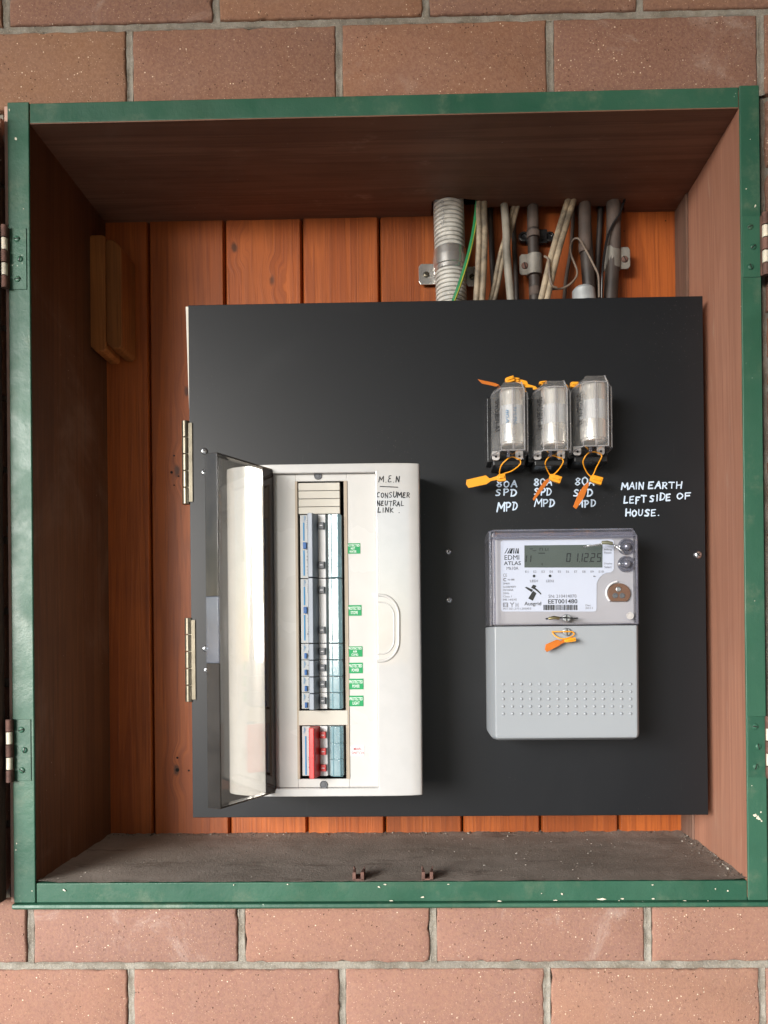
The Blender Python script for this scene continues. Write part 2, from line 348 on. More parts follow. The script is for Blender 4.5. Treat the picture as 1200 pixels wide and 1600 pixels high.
M['clear'] = clear('clear_polycarbonate', (.96, .96, .97), .6, .05, 0, (.55, .55, .60)); M['clear_f'] = clear('clear_fuse_cover', (.97, .97, .97), 1.3, .07, .12, (.74, .72, .70)); M['clear_fe'] = clear('clear_fuse_cover_edge', (.8, .8, .82), 1.6, .08, .35, (.62, .60, .60))
M['clear_edge'] = clear('clear_polycarbonate_edge', (.66, .66, .74), 1.1, .08, .22, (.42, .42, .48))
M['smoke'] = clear('lightly_smoked_acrylic', (.89, .87, .83), 1.5, .02, .02, (.5, .48, .45))
M['smoke_rim'] = clear('smoked_acrylic_rim', (.30, .27, .24), .9, .10, .26, (.12, .11, .10), wavy=True)
M['lip_reflect'] = clear('hinge_lip_brown_reflection', (.10, .055, .04), 1.0, .06, .12, (.06, .03, .02))  # brown tint puts a reflection into the hinge lip's colour
M['clear_tab'] = clear('clear_finger_grip', (.62, .68, .78), .9, .12, .35, (.22, .24, .28))
M['teal'] = clear('pale_blue_label_cover', (.80, .92, .95), .8, .10, .42, (.44, .58, .62))

# ------------------------------------------------------------------ lettering
def txt(name, body, px0, px1, py0, py1, y, mat, parent, rot=0, off=0.0, shear=0, yf=None, fit=True, **kw):
    "flat printed lettering that fills the given box of the photograph at depth y"
    cu = bpy.data.curves.new(name, 'FONT'); cu.body = body; cu.align_x = 'CENTER'; cu.size = 1; cu.offset = off; cu.shear = shear; cu.resolution_u = 3; cu.space_line = .85
    t = bpy.data.objects.new(name, cu); C.objects.link(t)
    dg = bpy.context.evaluated_depsgraph_get(); me = bpy.data.meshes.new_from_object(t.evaluated_get(dg))
    bpy.data.objects.remove(t)
    xs = [v.co.x for v in me.vertices]; ys = [v.co.y for v in me.vertices]
    cx, cy = (min(xs)+max(xs))/2, (min(ys)+max(ys))/2; wx, wy = max(xs)-min(xs), max(ys)-min(ys)
    W, H = SZ(px1-px0, y), SZ(py1-py0, y)
    if rot in (90, -90): W, H = H, W
    c = U((px0+px1)/2, (py0+py1)/2, y); a = math.radians(rot); base = wpos(parent) if parent else Vector((0, 0, 0))
    for v in me.vertices:
        x = (v.co.x-cx)*W/wx; z = (v.co.y-cy)*H/wy
        X = x*math.cos(a)-z*math.sin(a); Z = x*math.sin(a)+z*math.cos(a)
        yy = y if yf is None else yf(c.x+X)
        v.co = Vector((c.x+X, yy, c.z+Z)) - base
    me.materials.clear(); me.materials.append(mat)
    for p in me.polygons: p.material_index = 0
    me.name = name; o = bpy.data.objects.new(name, me); C.objects.link(o)
    if parent: o.parent = parent
    return tagit(o, **kw)
GL = {
 'A': [[(0,0),(.5,1),(.95,0)],[(.2,.38),(.8,.38)]], '8': ['c',[(.8,.85),(.45,1),(.15,.8),(.45,.52),(.85,.25),(.5,0),(.1,.2),(.5,.52),(.85,.85)]],
 '0': ['c',[(.5,1),(.1,.75),(.1,.3),(.45,0),(.85,.25),(.9,.7),(.5,1)]], 'O': ['c',[(.5,1),(.1,.75),(.1,.3),(.45,0),(.85,.25),(.9,.7),(.45,1)]],
 'S': ['c',[(.85,.9),(.5,1),(.15,.8),(.4,.55),(.75,.35),(.6,.05),(.05,.05)]], 'P': [[(.2,0),(.15,1)],['c',(.0,.95),(.6,1),(.9,.75),(.6,.45),(.2,.45)]],
 'D': [[(.15,0),(.2,1)],['c',(.0,1),(.6,.95),(.95,.55),(.65,.1),(.1,0)]], 'M': [[(.0,0),(.12,1),(.5,.35),(.88,1),(1.0,0)]],
 'I': [[(.5,0),(.5,1)]], 'N': [[(.08,0),(.1,1),(.85,0),(.9,1)]], 'E': [[(.85,1),(.12,.95),(.1,0),(.85,.03)],[(.1,.5),(.7,.52)]],
 'R': [[(.12,0),(.15,1)],['c',(.0,.95),(.6,1),(.85,.75),(.55,.5),(.2,.48)],[(.35,.48),(.95,0)]], 'T': [[(.5,0),(.5,1)],[(0,1),(1,.95)]],
 'H': [[(.1,0),(.1,1)],[(.88,0),(.88,1)],[(.1,.5),(.88,.52)]], 'L': [[(.15,1),(.12,0),(.85,.05)]], 'F': [[(.15,0),(.15,1),(.9,1)],[(.15,.52),(.7,.55)]],
 'U': ['c',[(.1,1),(.1,.3),(.4,0),(.8,.25),(.88,1)]], 'C': ['c',[(.85,.9),(.45,1),(.08,.6),(.2,.1),(.8,.08)]], 'K': [[(.12,0),(.15,1)],[(.85,.95),(.2,.45),(.9,0)]],
 'e': ['c',[(.75,.95),(.3,.95),(.25,.62),(.6,.55),(.15,.4),(.15,.05),(.8,.05)]], '.': [[(.4,.0),(.52,.02)]], ' ': []}
def crom(p, k=5):
    if len(p) < 3: return p
    q = [p[0]] + list(p) + [p[-1]]; out = []
    for i in range(1, len(q)-2):
        for j in range(k):
            t = j/k; out.append(tuple(.5*((2*q[i][a])+(-q[i-1][a]+q[i+1][a])*t+(2*q[i-1][a]-5*q[i][a]+4*q[i+1][a]-q[i+2][a])*t*t+(-q[i-1][a]+3*q[i][a]-3*q[i+1][a]+q[i+2][a])*t**3) for a in range(len(p[0]))))
    return out + [p[-1]]
LAY = [0]
def ribbon(mb, pts, wd, y, yf):
    "one marker stroke: a strip with round ends, laid on the surface"
    pts = [Vector((a, 0, b)) for a, b in pts]
    for i in range(len(pts)-1):
        a, b = pts[i], pts[i+1]; d = b-a
        if d.length < 1e-7: continue
        LAY[0] += 1; e = (LAY[0] % 9)*.000012
        d.normalize(); n = Vector((-d.z, 0, d.x))*wd/2; ring = []
        for k in range(5): t = math.pi*(.5+k/4); ring.append(a + d*math.cos(t)*wd/2 + Vector((-d.z, 0, d.x))*math.sin(t)*wd/2)
        for k in range(5): t = math.pi*(-.5+k/4); ring.append(b + d*math.cos(t)*wd/2 + Vector((-d.z, 0, d.x))*math.sin(t)*wd/2)
        for p in ring: p.y = (yf(p.x) if yf else y) - .00025 - e
        mb.add(ring, [tuple(range(len(ring)))])
def scrawl(name, text, px0, px1, py0, py1, y, wpx, mat, parent, yf=None, slope=0.0, seed=1, **kw):
    rnd = random.Random(seed); mb = MB(); n = len(text); wt = {'I': .55, ' ': .75, '.': .6, 'M': 1.3}
    tot = sum(wt.get(ch, 1.0) for ch in text); x = px0
    for ch in text:
        cw = (px1-px0)*wt.get(ch, 1.0)/tot; gl = GL[ch]; hw = cw*.80; jy = rnd.uniform(-.10, .10)*(py1-py0); sc_ = rnd.uniform(.9, 1.08)
        strokes = []
        if gl and gl[0] == 'c': strokes = [crom(gl[1])]
        else:
            for s in gl: strokes.append(crom(s[1:]) if s[0] == 'c' else s)
        for s in strokes:
            wv = wpx*rnd.uniform(.78, 1.2)
            sl = rnd.uniform(.02, .16); pp = []
            for (a, b) in s:
                qx = x + cw*.1 + (a + sl*b)*hw*sc_ + rnd.uniform(-.02, .02)*cw; qy = py1 + jy - b*(py1-py0)*sc_ + (qx-px0)*slope + rnd.uniform(-.02, .02)*(py1-py0)
                u_ = U(qx, qy, y); pp.append((u_.x, u_.z))
            ribbon(mb, pp, SZ(wv, y), y, yf)
        x += cw
    return obj(name, mb, mat, parent, sm=0, **kw)
def screw_part(px, py, y, rpx, mat, parent, name='screw', ang=None, dome=.35, slot='slot', mslot=None, **kw):
    c = U(px, py, y); r = SZ(rpx, y); mb = MB()
    mb.rev(c, (0, -1, 0), [(-.002, r*.98), (0, r), (r*dome*.7, r*.85), (r*dome, r*.5), (r*dome, 0)], 14)
    o = obj(name, mb, mat, parent, sm=50, **kw)
    a = random.uniform(0, 3.1) if ang is None else ang
    s = MB()
    for k in range(1 if slot == 'slot' else 2):
        d = Vector((math.cos(a+k*1.5708), 0, math.sin(a+k*1.5708))); q = Vector((-d.z, 0, d.x)); L = r*(.86 if slot == 'slot' else .5); W = r*.14
        yy = c.y - r*dome - .00015 - k*.0001
        pts = [c + d*L+q*W, c-d*L+q*W, c-d*L-q*W, c+d*L-q*W]
        s.add([(p.x, yy, p.z) for p in pts] + [(p.x, yy+.001, p.z) for p in pts], [(0, 1, 2, 3), (0, 4, 5, 1), (1, 5, 6, 2), (2, 6, 7, 3), (3, 7, 4, 0)])
    so_ = obj('drive_slot', s, mslot or M['hole'], o if parent is None or parent.parent is None else parent, sm=0)
    return o

# ================================================================== THE SETTING: brick wall, ground, roof
YW = .012
wall = root('brick_wall', (0, YW, 0), 'face brick wall of wide reddish brown bricks around the cabinet opening', 'wall')
wall['kind'] = 'structure'; del wall['category']; del wall['label']
JH = .0078
zj_top = (U(600, 31, YW).z + 0)         # bed joint above the cabinet
zj_bot = U(600, 1509, YW).z
ztop_f = U(600, 148, YW).z; zbot_f = U(600, 1414, YW).z
XL, XR = U(10, 800, YW).x, U(1194, 800, YW).x
def brick(x0, x1, z0, z1):
    rnd = random.Random(int(x0*9999)+int(z0*777)); g = JH/2
    x0 += g+rnd.uniform(-.0006, .0008); x1 -= g+rnd.uniform(-.0006, .0008); z0 += g; z1 -= g
    nx, nz = max(2, int((x1-x0)/.008)), max(2, int((z1-z0)/.008)); mb = MB(); cx, cz = (x0+x1)/2, (z0+z1)/2
    yo = rnd.uniform(-.0008, .0008); W = []
    def rag(): return rnd.uniform(-.0004, .0010)*(2.6 if rnd.random() < .13 else 1)
    loop = [(x0+(x1-x0)*i/nx, z0) for i in range(nx)] + [(x1, z0+(z1-z0)*i/nz) for i in range(nz)] + [(x1-(x1-x0)*i/nx, z1) for i in range(nx)] + [(x0, z1-(z1-z0)*i/nz) for i in range(nz)]
    outer = []
    for (a, b) in loop:
        k = rag(); outer.append((a + (cx-a)/abs(cx-a+1e-9)*k, b + (cz-b)/abs(cz-b+1e-9)*k))
    def inset(d): return [(a + max(-1, min(1, (cx-a)/.004))*d, b + max(-1, min(1, (cz-b)/.004))*d) for a, b in outer]
    rings = [[(a, YW+.035, b) for a, b in outer], [(a, YW+yo+.0022, b) for a, b in outer], [(a, YW+yo+.0006, b) for a, b in inset(.0009)], [(a, YW+yo, b) for a, b in inset(.0025)]]
    mb.loft(rings, True)
    return obj('brick', mb, M['brick'], wall, sm=50, org=(cx, YW, cz))
def PX(px, py): return U(px, py, YW).x
HB = SZ(113, YW)
courses = []
z = zj_top
pitch = SZ(117.5, YW)
# course joints: [z_low, z_high, list of perpend x]
rows_ = []
bw = SZ(328.5, YW)
up0 = [PX(q, 100) for q in (-126, 202, 530, 860, 1190, 1520)]; up1 = [PX(q, 15) for q in (-320, 8, 337, 665, 1000, 1330)]
lo0 = [PX(q, 1460) for q in (-280, 47, 377, 677, 1013, 1340)]; lo1 = [PX(q, 1560) for q in (-124, 205, 535, 855, 1192, 1520)]
rows_.append((ztop_f-.012, zj_top, up0)); rows_.append((zj_top, zj_top+pitch, up1)); rows_.append((zj_top+pitch, zj_top+2*pitch, up0))
rows_.append((zj_bot, zbot_f+.012, lo0)); rows_.append((zj_bot-pitch, zj_bot, lo1)); rows_.append((zj_bot-2*pitch, zj_bot-pitch, lo0))
for q_ in range(2, 5):
    rows_.append((zj_top+q_*pitch, zj_top+(q_+1)*pitch, up1 if q_ % 2 == 0 else up0)); rows_.append((zj_bot-(q_+1)*pitch, zj_bot-q_*pitch, lo1 if q_ % 2 == 0 else lo0))
for (a, b, xs) in rows_:
    for i in range(len(xs)-1): brick(xs[i], xs[i+1], a, b)
# courses beside the opening, cut to its reveal
nside = round((ztop_f-.012 - (zbot_f+.012))/pitch); ph = (ztop_f-.012-(zbot_f+.012))/nside
for k in range(nside):
    a = zbot_f+.012+k*ph; s_ = (k % 2)*.12
    brick(XL-.24+s_-.05, XL+.002, a, a+ph); brick(XR+.004, XR+.24-s_+.05, a, a+ph)
    brick(XL-.53+s_, XL-.24+s_-.05, a, a+ph); brick(XR+.24-s_+.05, XR+.53-s_, a, a+ph)
mm = MB(); rnd = random.Random(3)
def joint(p0, p1, horiz):
    L = p1-p0; n = max(2, int(L/.006)); return n
def mortar_strip(x0, x1, z0, z1, horiz):
    L = (x1-x0) if horiz else (z1-z0); n = max(2, int(L/.007)); prof = [(-.62, .0026), (-.42, .0012), (-.15, .0022), (.2, .0019), (.45, .0007), (.62, .0018)]
    rings = []
    for i in range(n+1):
        t = i/n; r = []
        for (u_, d) in prof:
            dd = YW + .0009 + d + rnd.uniform(-.0007, .0007)
            if horiz: r.append((x0+(x1-x0)*t, dd, (z0+z1)/2 - u_*(z1-z0) + rnd.uniform(-.0003, .0003)))
            else: r.append(((x0+x1)/2 + u_*(x1-x0) + rnd.uniform(-.0003, .0003), dd, z0+(z1-z0)*t))
        rings.append(r)
    mm.loft(rings, False, closed=False)
xa, xb = XL-.5, XR+.5
for zz in [zj_top+q_*pitch for q_ in range(6)] + [zj_bot-q_*pitch for q_ in range(6)]: mortar_strip(xa, xb, zz-JH/2, zz+JH/2, True)
for (a, b, xs) in rows_:
    for x in xs: mortar_strip(x-JH/2, x+JH/2, a+JH/2-.001, b-JH/2+.001, False)
mm.box((xa, YW+.0075, 0), (xb, YW+.04, zbot_f+.004)); mm.box((xa, YW+.0075, ztop_f-.004), (xb, YW+.04, 2.73))
mm.box((xa, YW+.0076, zbot_f+.004), (XL-.004, YW+.04, ztop_f-.004)); mm.box((XR+.004, YW+.0076, zbot_f+.004), (xb, YW+.04, ztop_f-.004))
obj('mortar', mm, M['mortar'], wall, sm=60)
# the drive and the roof over it, which the photograph shows by its shade and in the glossy covers; the right wall is added to block light
g = MB(); g.box((-40, -40, -.1), (40, 1.5, 0)); tagit(obj('concrete_ground', g, M['concrete'], sm=0), kind='structure')

rf = MB(); rf.box((-2.40, -6, 2.74), (2.7, .010, 2.86)); rf.box((-2.45, -6, 2.68), (-2.401, .010, 2.90))
tagit(obj('carport_roof', rf, M['roofm'], sm=0), 'flat carport roof lining shading the brick wall from above', 'roof')
rw = MB(); rw.box((1.8, -6.0, 0), (1.95, .010, 2.6)); tagit(obj('fill_blocker_wall', rw, M['sidew'], sm=0), 'added dark wall out of view at right, holding back fill light', 'wall')  # unseen wall added at right to hold back fill light
tr = root('conifer_tree', (-11.9, -12.2, 0), 'pale green conifer across the drive, seen only as a reflection in the clear breaker cover', 'tree')
obj('trunk', MB().tube([(-11.9, -12.2, 0), (-11.85, -12.2, 2.4), (-11.9, -12.2, 4.9)], [.14, .09, .02], 8), M['bark'], tr)
tm = MB(); tq = random.Random(21)
for i in range(5200):
    h = tq.random()**1.25; zz = .25 + h*4.9; rad = (1-h)**.8*2.0*(.55+.45*math.sin(zz*7+tq.random()*2)*.4+.3*tq.random()); a = tq.uniform(0, 6.283); q = rad*tq.random()**.45
    c_ = Vector((-11.9+q*math.cos(a), -12.2+q*math.sin(a), zz)); d_ = Vector((tq.gauss(0, .05), tq.gauss(0, .05), tq.uniform(.16, .42))); e_ = Vector((tq.gauss(0, 1), tq.gauss(0, 1), 0)).normalized()*.07
    tm.add([c_-e_, c_+e_, c_+d_], [(0, 1, 2)])
obj('crown', tm, M['leaf'], tr, sm=0)
# ================================================================== THE CABINET
YB = .2127
ftl, ftr, fbl, fbr = U(47, 192, 0), U(1155, 168, 0), U(56, 1380, 0), U(1167, 1374, 0)
xi0, xi1 = (ftl.x+fbl.x)/2, (ftr.x+fbr.x)/2; zi1, zi0 = (ftl.z+ftr.z)/2, (fbl.z+fbr.z)/2
xo0 = (U(14, 400, 0).x+U(21, 1300, 0).x)/2; xo1 = (U(1188, 400, 0).x + U(1196, 1000, 0).x)/2
zo1 = (U(47, 160, 0).z + U(1150, 137, 0).z)/2; zo0 = (U(200, 1410, 0).z+U(1000, 1408, 0).z)/2
cab = root('meter_cabinet', ((xi0+xi1)/2, 0, zi0), 'recessed timber meter cabinet with green painted frame and orange plank back in the brick wall', 'cabinet')
mb = MB().box((xi0, 0, zi1), (xi1, .06, zo1)); obj('top_rail', mb, M['green'], cab, .0012)
mb = MB().box((xi0, 0, zo0), (xi1, .05, zi0-.0007)); bot = obj('bottom_rail', mb, M['green'], cab, .0012)
zb2 = U(600, 1419, -.004).z
mb = MB(); mb.loft([[(x, 0.003, zo0), (x, -.0035, zo0-.001), (x, -.0045, zb2+.001), (x, -.001, zb2-.0015), (x, .05, zb2-.0015), (x, .05, zo0)] for x in (xo0-.001, xo1+.001)])
obj('drip_moulding', mb, M['green'], cab, .0008)
mb = MB().box((xo0, -.0012, zo0+.0003), (xi0-.0004, .06, zo1+.001)); obj('left_stile', mb, M['green'], cab, .0012)
mb = MB().box((xi1+.0004, -.0012, zo0+.0003), (xo1, .06, zo1+.001)); obj('right_stile', mb, M['green'], cab, .0012)
mb = MB().box((xo0-.0062, .004, zo0), (xo0-.0003, .05, zo1)); obj('packing_strip', mb, M['primer'], cab, .0008)
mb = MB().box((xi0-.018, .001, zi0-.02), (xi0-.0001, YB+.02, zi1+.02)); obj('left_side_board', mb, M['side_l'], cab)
# right side: the board, with a rougher set-back strip next to the planks
mb = MB().box((xi1+.0001, .001, zi0-.02), (xi1+.018, YB+.02, zi1+.02)); obj('right_side_board', mb, M['side_r'], cab)
# base board and top board (the top board is cut away at the back for the conduits)
mb = MB(); nx, ny = 90, 24; vs = []; rnd = random.Random(5)
for j in range(ny+1):
    for i in range(nx+1):
        e = max(0, 1-(ny-j)/3)*.004 + max(0, 1-i/3)*.002 + max(0, 1-(nx-i)/2)*.003
        vs.append((xi0+(xi1-xi0)*i/nx, .0005+(YB+.005)*j/ny, zi0 + rnd.uniform(-.0004, .0006) + e*rnd.uniform(.2, 1)))
mb.add(vs, [(j*(nx+1)+i, j*(nx+1)+i+1, (j+1)*(nx+1)+i+1, (j+1)*(nx+1)+i) for j in range(ny) for i in range(nx)])
mb.box((xi0-.01, .06, zi0-.02), (xi1+.01, YB+.02, zi0-.0012))
obj('base_board', mb, M['floor'], cab, sm=80)
def cx_(px, y): return U(px, 320, y).x
yA, yBn = .170, .196
mb = MB(); xa_, xb_, xc_ = cx_(675, .18), cx_(745, .18), cx_(976, .2)
mb.xy([(xi0-.0, .0612), (xi1, .0612), (xi1, YB+.012), (xc_+.003, YB+.012), (xc_, yBn+.004), (xc_-.02, yBn), (xb_+.03, yBn-.004), (xb_, yBn-.002), (xb_-.001, yA+.004), (xb_-.02, yA), (xa_+.004, yA+.001), (xa_, yA+.006), (xa_-.001, YB+.012), (xi0, YB+.012)], zi1, zi1+.016)
mb.box((xi0, .0605, zi1+.0001), (xi1, .0611, zi1+.016)); 
mb.box((xi0, .001, zi1+.0002), (xi1, .0606, zi1+.0004))
obj('top_board', MB().xy([(xi0, .0005), (xi1, .0005), (xi1, YB+.012), (xc_+.003, YB+.012), (xc_, yBn+.004), (xc_-.02, yBn), (xb_+.03, yBn-.004), (xb_, yBn-.002), (xb_-.001, yA+.004), (xb_-.02, yA), (xa_+.004, yA+.001), (xa_, yA+.006), (xa_-.001, YB+.012), (xi0, YB+.012)], zi1-.0009, zi1+.0155), M['ceil'], cab, sm=0)
mb = MB(); x0, x1, z0, z1 = xa_-.03, xc_+.03, zi1+.0156, zi1+.16
mb.add([(x0, .1, z0), (x1, .1, z0), (x1, .3, z0), (x0, .3, z0), (x0, .1, z1), (x1, .1, z1), (x1, .3, z1), (x0, .3, z1)], [(4, 5, 6, 7), (0, 1, 5, 4), (1, 2, 6, 5), (2, 3, 7, 6), (3, 0, 4, 7)])
obj('conduit_cavity', mb, M['hole'], cab, sm=0)
# back planks
pj = [U(q, 600, YB).x for q in (170-62, 233.5, 353, 474, 595, 716, 838, 960, 1082)]
for i in range(len(pj)-1):
    a, b = pj[i]+.0011, pj[i+1]-.0011
    a = max(a, xi0-.004); b = min(b, xi1+.004)
    yo = random.uniform(-.0006, .0006); c = .0022
    mb = MB().xy([(a, YB+yo+.0035), (a+c, YB+yo), (b-c, YB+yo), (b, YB+yo+.0035), (b, YB+.016), (a, YB+.016)], zi0-.02, zi1+.015)
    obj('plank', mb, M['plank'], cab, .0005, org=((a+b)/2, YB, zi0))
mb = MB().box((xi0-.03, YB+.0165, zi0-.03), (xi1+.03, YB+.03, zi1+.02)); obj('backing', mb, M['hole'], cab, sm=0)
# nail holes
mb = MB()
for (px, py, r) in ((268, 738, 2.2), (272, 712, 1.5), (279, 744, 1.5), (272, 758, 1.2), (277, 1184, 1.8), (277, 1203, 3.0), (295, 1204, 1.6), (1040, 333+12, 1), (975, 361, 1)):
    mb.rev(U(px, py, YB-.0012), (0, 1, 0), [(0, SZ(r, YB)), (.0008, SZ(r, YB)*.5)], 9)
obj('nail_hole', mb, M['hole'], cab, kind='stuff')
# set-back rough batten strip at the right rear corner
mb = MB(); mb.add([], [])
x = xi1
mb.box((x-.0035, YB-.045, zi0+.001), (x-.0002, YB+.001, zi1-.0015)); 
obj('corner_strip', mb, wood('dusty_rough_batten', (.22, .13, .095), (.15, .085, .06), (.08, .04, .028), .85, 1.2, bs=.8).m, cab, .0006)
# the timber block on the left side
bl = []
for (pxa, pxb, pya, pyb, ya, ch) in ((139, 164.8, 366, 549, .160, 1), (165, 190, 374, 545, .160, 2)):
    a, b = U(pxa, 450, ya), U(pxb, 450, ya); zt, zb = U(170, pya, ya).z, U(170, pyb, ya).z; c = .011
    poly = [(a.x, zb+c*.8), (a.x+c*.8, zb), (b.x-.004, zb), (b.x, zb+.004), (b.x, zt-(c if ch == 2 else .003)), (b.x-(c if ch == 2 else .003), zt), (a.x+.003, zt), (a.x, zt-.003)]
    mb = MB().xz(poly, ya, YB-.0012); obj('timber_block', mb, M['block'], cab, .0022, org=(a.x, ya, zb), seg=3)
# floor crumbs
mb = MB(); rnd = random.Random(11)
def crumb(mb, x, y, z, s, mi=0):
    p = [Vector((rnd.uniform(-1, 1), rnd.uniform(-1, 1), rnd.uniform(-.2, 1)))*s for _ in range(4)]
    mb.add([(x+q.x, y+q.y, z+q.z+s*.2) for q in p], [(0, 1, 2), (0, 2, 3), (0, 3, 1), (1, 3, 2)], mi)
for i in range(1700):
    k = rnd.random()
    if k < .45: x, y = rnd.uniform(xi0, xi1), YB - abs(rnd.gauss(0, .006))
    elif k < .62: x, y = xi1 - abs(rnd.gauss(0, .008)), rnd.uniform(.01, YB)
    elif k < .8: x, y = rnd.gauss(.22, .1), rnd.gauss(.11, .05)
    else: x, y = rnd.uniform(xi0, xi1), rnd.uniform(.01, YB)
    if not (xi0 < x < xi1 and .004 < y < YB): continue
    crumb(mb, x, y, zi0+.0006, rnd.choice((.0006, .0008, .0011, .0016, .0022 if k < .62 else .0010)), 1 if rnd.random() < .22 else 0)
tagit(obj('dirt_crumbs', mb, [M['crumb'], M['crumb2']], cab, sm=0), kind='stuff')
# keeper catches on the base board
for px in (560, 668):
    c = U(px, 1377, .004); s = SZ(1, .01); h = SZ(17, .01); mb = MB()
    for sx in (-1, 1):
        xa1 = c.x+sx*s*9; xa2 = c.x+sx*s*3.5
        mb.xy([(xa1, .003), (xa1, .022), (xa2+sx*s*2.5, .022), (xa2, .003)], zi0, zi0+h*.75)
        mb.xz([(xa1, zi0+h*.55), (xa1, zi0+h), (xa1-sx*s*1.6, zi0+h*.9), (xa1-sx*s*2.2, zi0+h*.55)], .016, .020)
    mb.box((c.x-s*8.8, .003, zi0-.0005), (c.x+s*8.8, .0222, zi0+.0018))
    obj('catch_bracket', mb, M['rust'], cab, .0006)
# flaked paint on the frame
rnd = random.Random(77)
def flake(mb, px, py, r_, asp=1.0, ang=0):
    c = U(px, py, -.0014); R_ = SZ(r_, 0); n = rnd.randint(6, 9); pts = []
    for k in range(n):
        t = 2*math.pi*k/n; q = R_*rnd.uniform(.45, 1.1); x_, z_ = q*math.cos(t)*asp, q*math.sin(t)
        pts.append((c.x+x_*math.cos(ang)-z_*math.sin(ang), c.z+x_*math.sin(ang)+z_*math.cos(ang)))
    mb.xz(pts, -.00155, -.0011)
mb = MB()
for (px, py, r_, asp, ang) in ((1180, 1274, 3, 1.5, -.4), (1185, 1278, 3.2, 1.6, -.6), (1190, 1283, 2, 1, 0), (878, 1397, 2.4, .8, 0), (14.5, 172, 2.2, .4, 0), (25, 217, 3.0, .8, .3), (1118, 1389, 1.3, 1, 0), (1137, 1392, 1.6, 1, 0), (846, 1396, 1, 1, 0), (592, 1386, 1.6, 1.4, 0), (660, 1402, 1.8, 1.6, 0), (1021, 1404, 1.6, 2, 0), (940, 1405, 2.0, 5, 0), (973, 1404, 1.5, 2.6, 0), (1189, 1269, 1.4, 1, 0), (1166, 295, 1, 1, 0), (1180, 322, 1.2, 2, 1.2), (50, 1392, 1, 1, 0), (100, 1391, 1.3, 3, -.6), (26, 1318, 1.5, .5, 0), (25, 1328, 1.8, .4, 0)): flake(mb, px, py, r_, asp, ang)
for k in range(18):
    q = rnd.random()
    if q < .35: flake(mb, rnd.uniform(60, 1150), 1382+rnd.uniform(-.4, 1), rnd.uniform(.5, 1.3), rnd.uniform(1, 3))
    elif q < .6: flake(mb, rnd.uniform(300, 1150), 1407.5+rnd.uniform(-1, 1), rnd.uniform(.5, 1.2), rnd.uniform(1, 5))
    elif q < .75: flake(mb, 1158+rnd.uniform(-.3, .6)+0, rnd.uniform(180, 500), rnd.uniform(.5, 1.0), .5)
    else: flake(mb, rnd.choice((rnd.uniform(20, 40), rnd.uniform(1165, 1185))), rnd.uniform(200, 1350), rnd.uniform(.5, 1.1))
obj('paint_flake', mb, M['cream_chip'], cab, sm=0, kind='stuff')
# hinges of the cabinet doors
def cab_hinge(px0, px1, py0, py1, kx, side, chip):
    y = -.0016; a, b = U(px0, py0, y), U(px1, py1, y)
    h = MB().box((a.x, y-.0006, b.z), (b.x, y+.0015, a.z)); hg = obj('hinge', h, M['green'], cab, .0004, label=None)
    k = U(kx, (py0+py1)/2, -.007); zt, zb = a.z+.001, b.z-.001; L = (zt-zb)/5
    for i in range(5):
        mb = MB().cyl((k.x, -.007, zt-L*i-.0004), (k.x, -.007, zt-L*(i+1)+.0004), SZ(5.2, 0) if i % 2 == 0 else SZ(4.6, 0), 14)
        o = obj('knuckle', mb, M['cream_chip'] if i % 2 else M['rust'], hg, .0005, label='knuckle with chipped cream paint' if i % 2 else None)
    mb = MB().box((min(k.x, a.x if side < 0 else b.x), -.0040, zb+.002), (max(k.x, a.x if side < 0 else b.x), -.0018, zt-.002)); obj('leaf_bend', mb, M['rust'], hg)
    mb = MB().box((k.x, -.0075, zb+.002), (k.x + side*.0012, -.0015, zt-.002)); obj('door_leaf', mb, M['rust'], hg)
    for i, f in enumerate((.17, .5, .83)):
        q = (px0+px1)/2 + (-2, 3, -1)[i]
        screw_part(q, py0+(py1-py0)*f, y-.0006, 5, M['green'], hg)
cab_hinge(15, 42, 357, 452, 7, -1, 0); cab_hinge(22, 49, 1124, 1220, 14.5, -1, 0)
cab_hinge(1160, 1188, 338, 433, 1196, 1, 0); cab_hinge(1168, 1196, 1119, 1214, 1202, 1, 0)
# opened doors, folded back on the wall: only the hinge edge of each is in the picture
dl = U(5.0, 800, -.002).x
mb = MB(); rnd = random.Random(9); rings = []
zt_, zb_ = U(5, 166, -.02).z, U(8, 1413, -.02).z
for i in range(61):
    z = zb_+(zt_-zb_)*i/60; j = rnd.uniform(-.0006, .0006)
    rings.append([(dl-.45, -.021, z), (dl-.003+j, -.021, z), (dl+j, -.017+j, z), (dl+.0008+j, -.010, z), (dl+j, -.002, z), (dl-.45, -.002, z)])
mb.loft(rings); obj('door', mb, M['door_wood'], cab, sm=60, label='weathered brown left door folded back against the bricks, only its edge in view')
dr = U(1207, 800, -.002).x
mb = MB(); mb.box((dr, -.026, zb_), (dr+.45, -.002, zt_)); obj('door', mb, M['door_wood'], cab, .001)

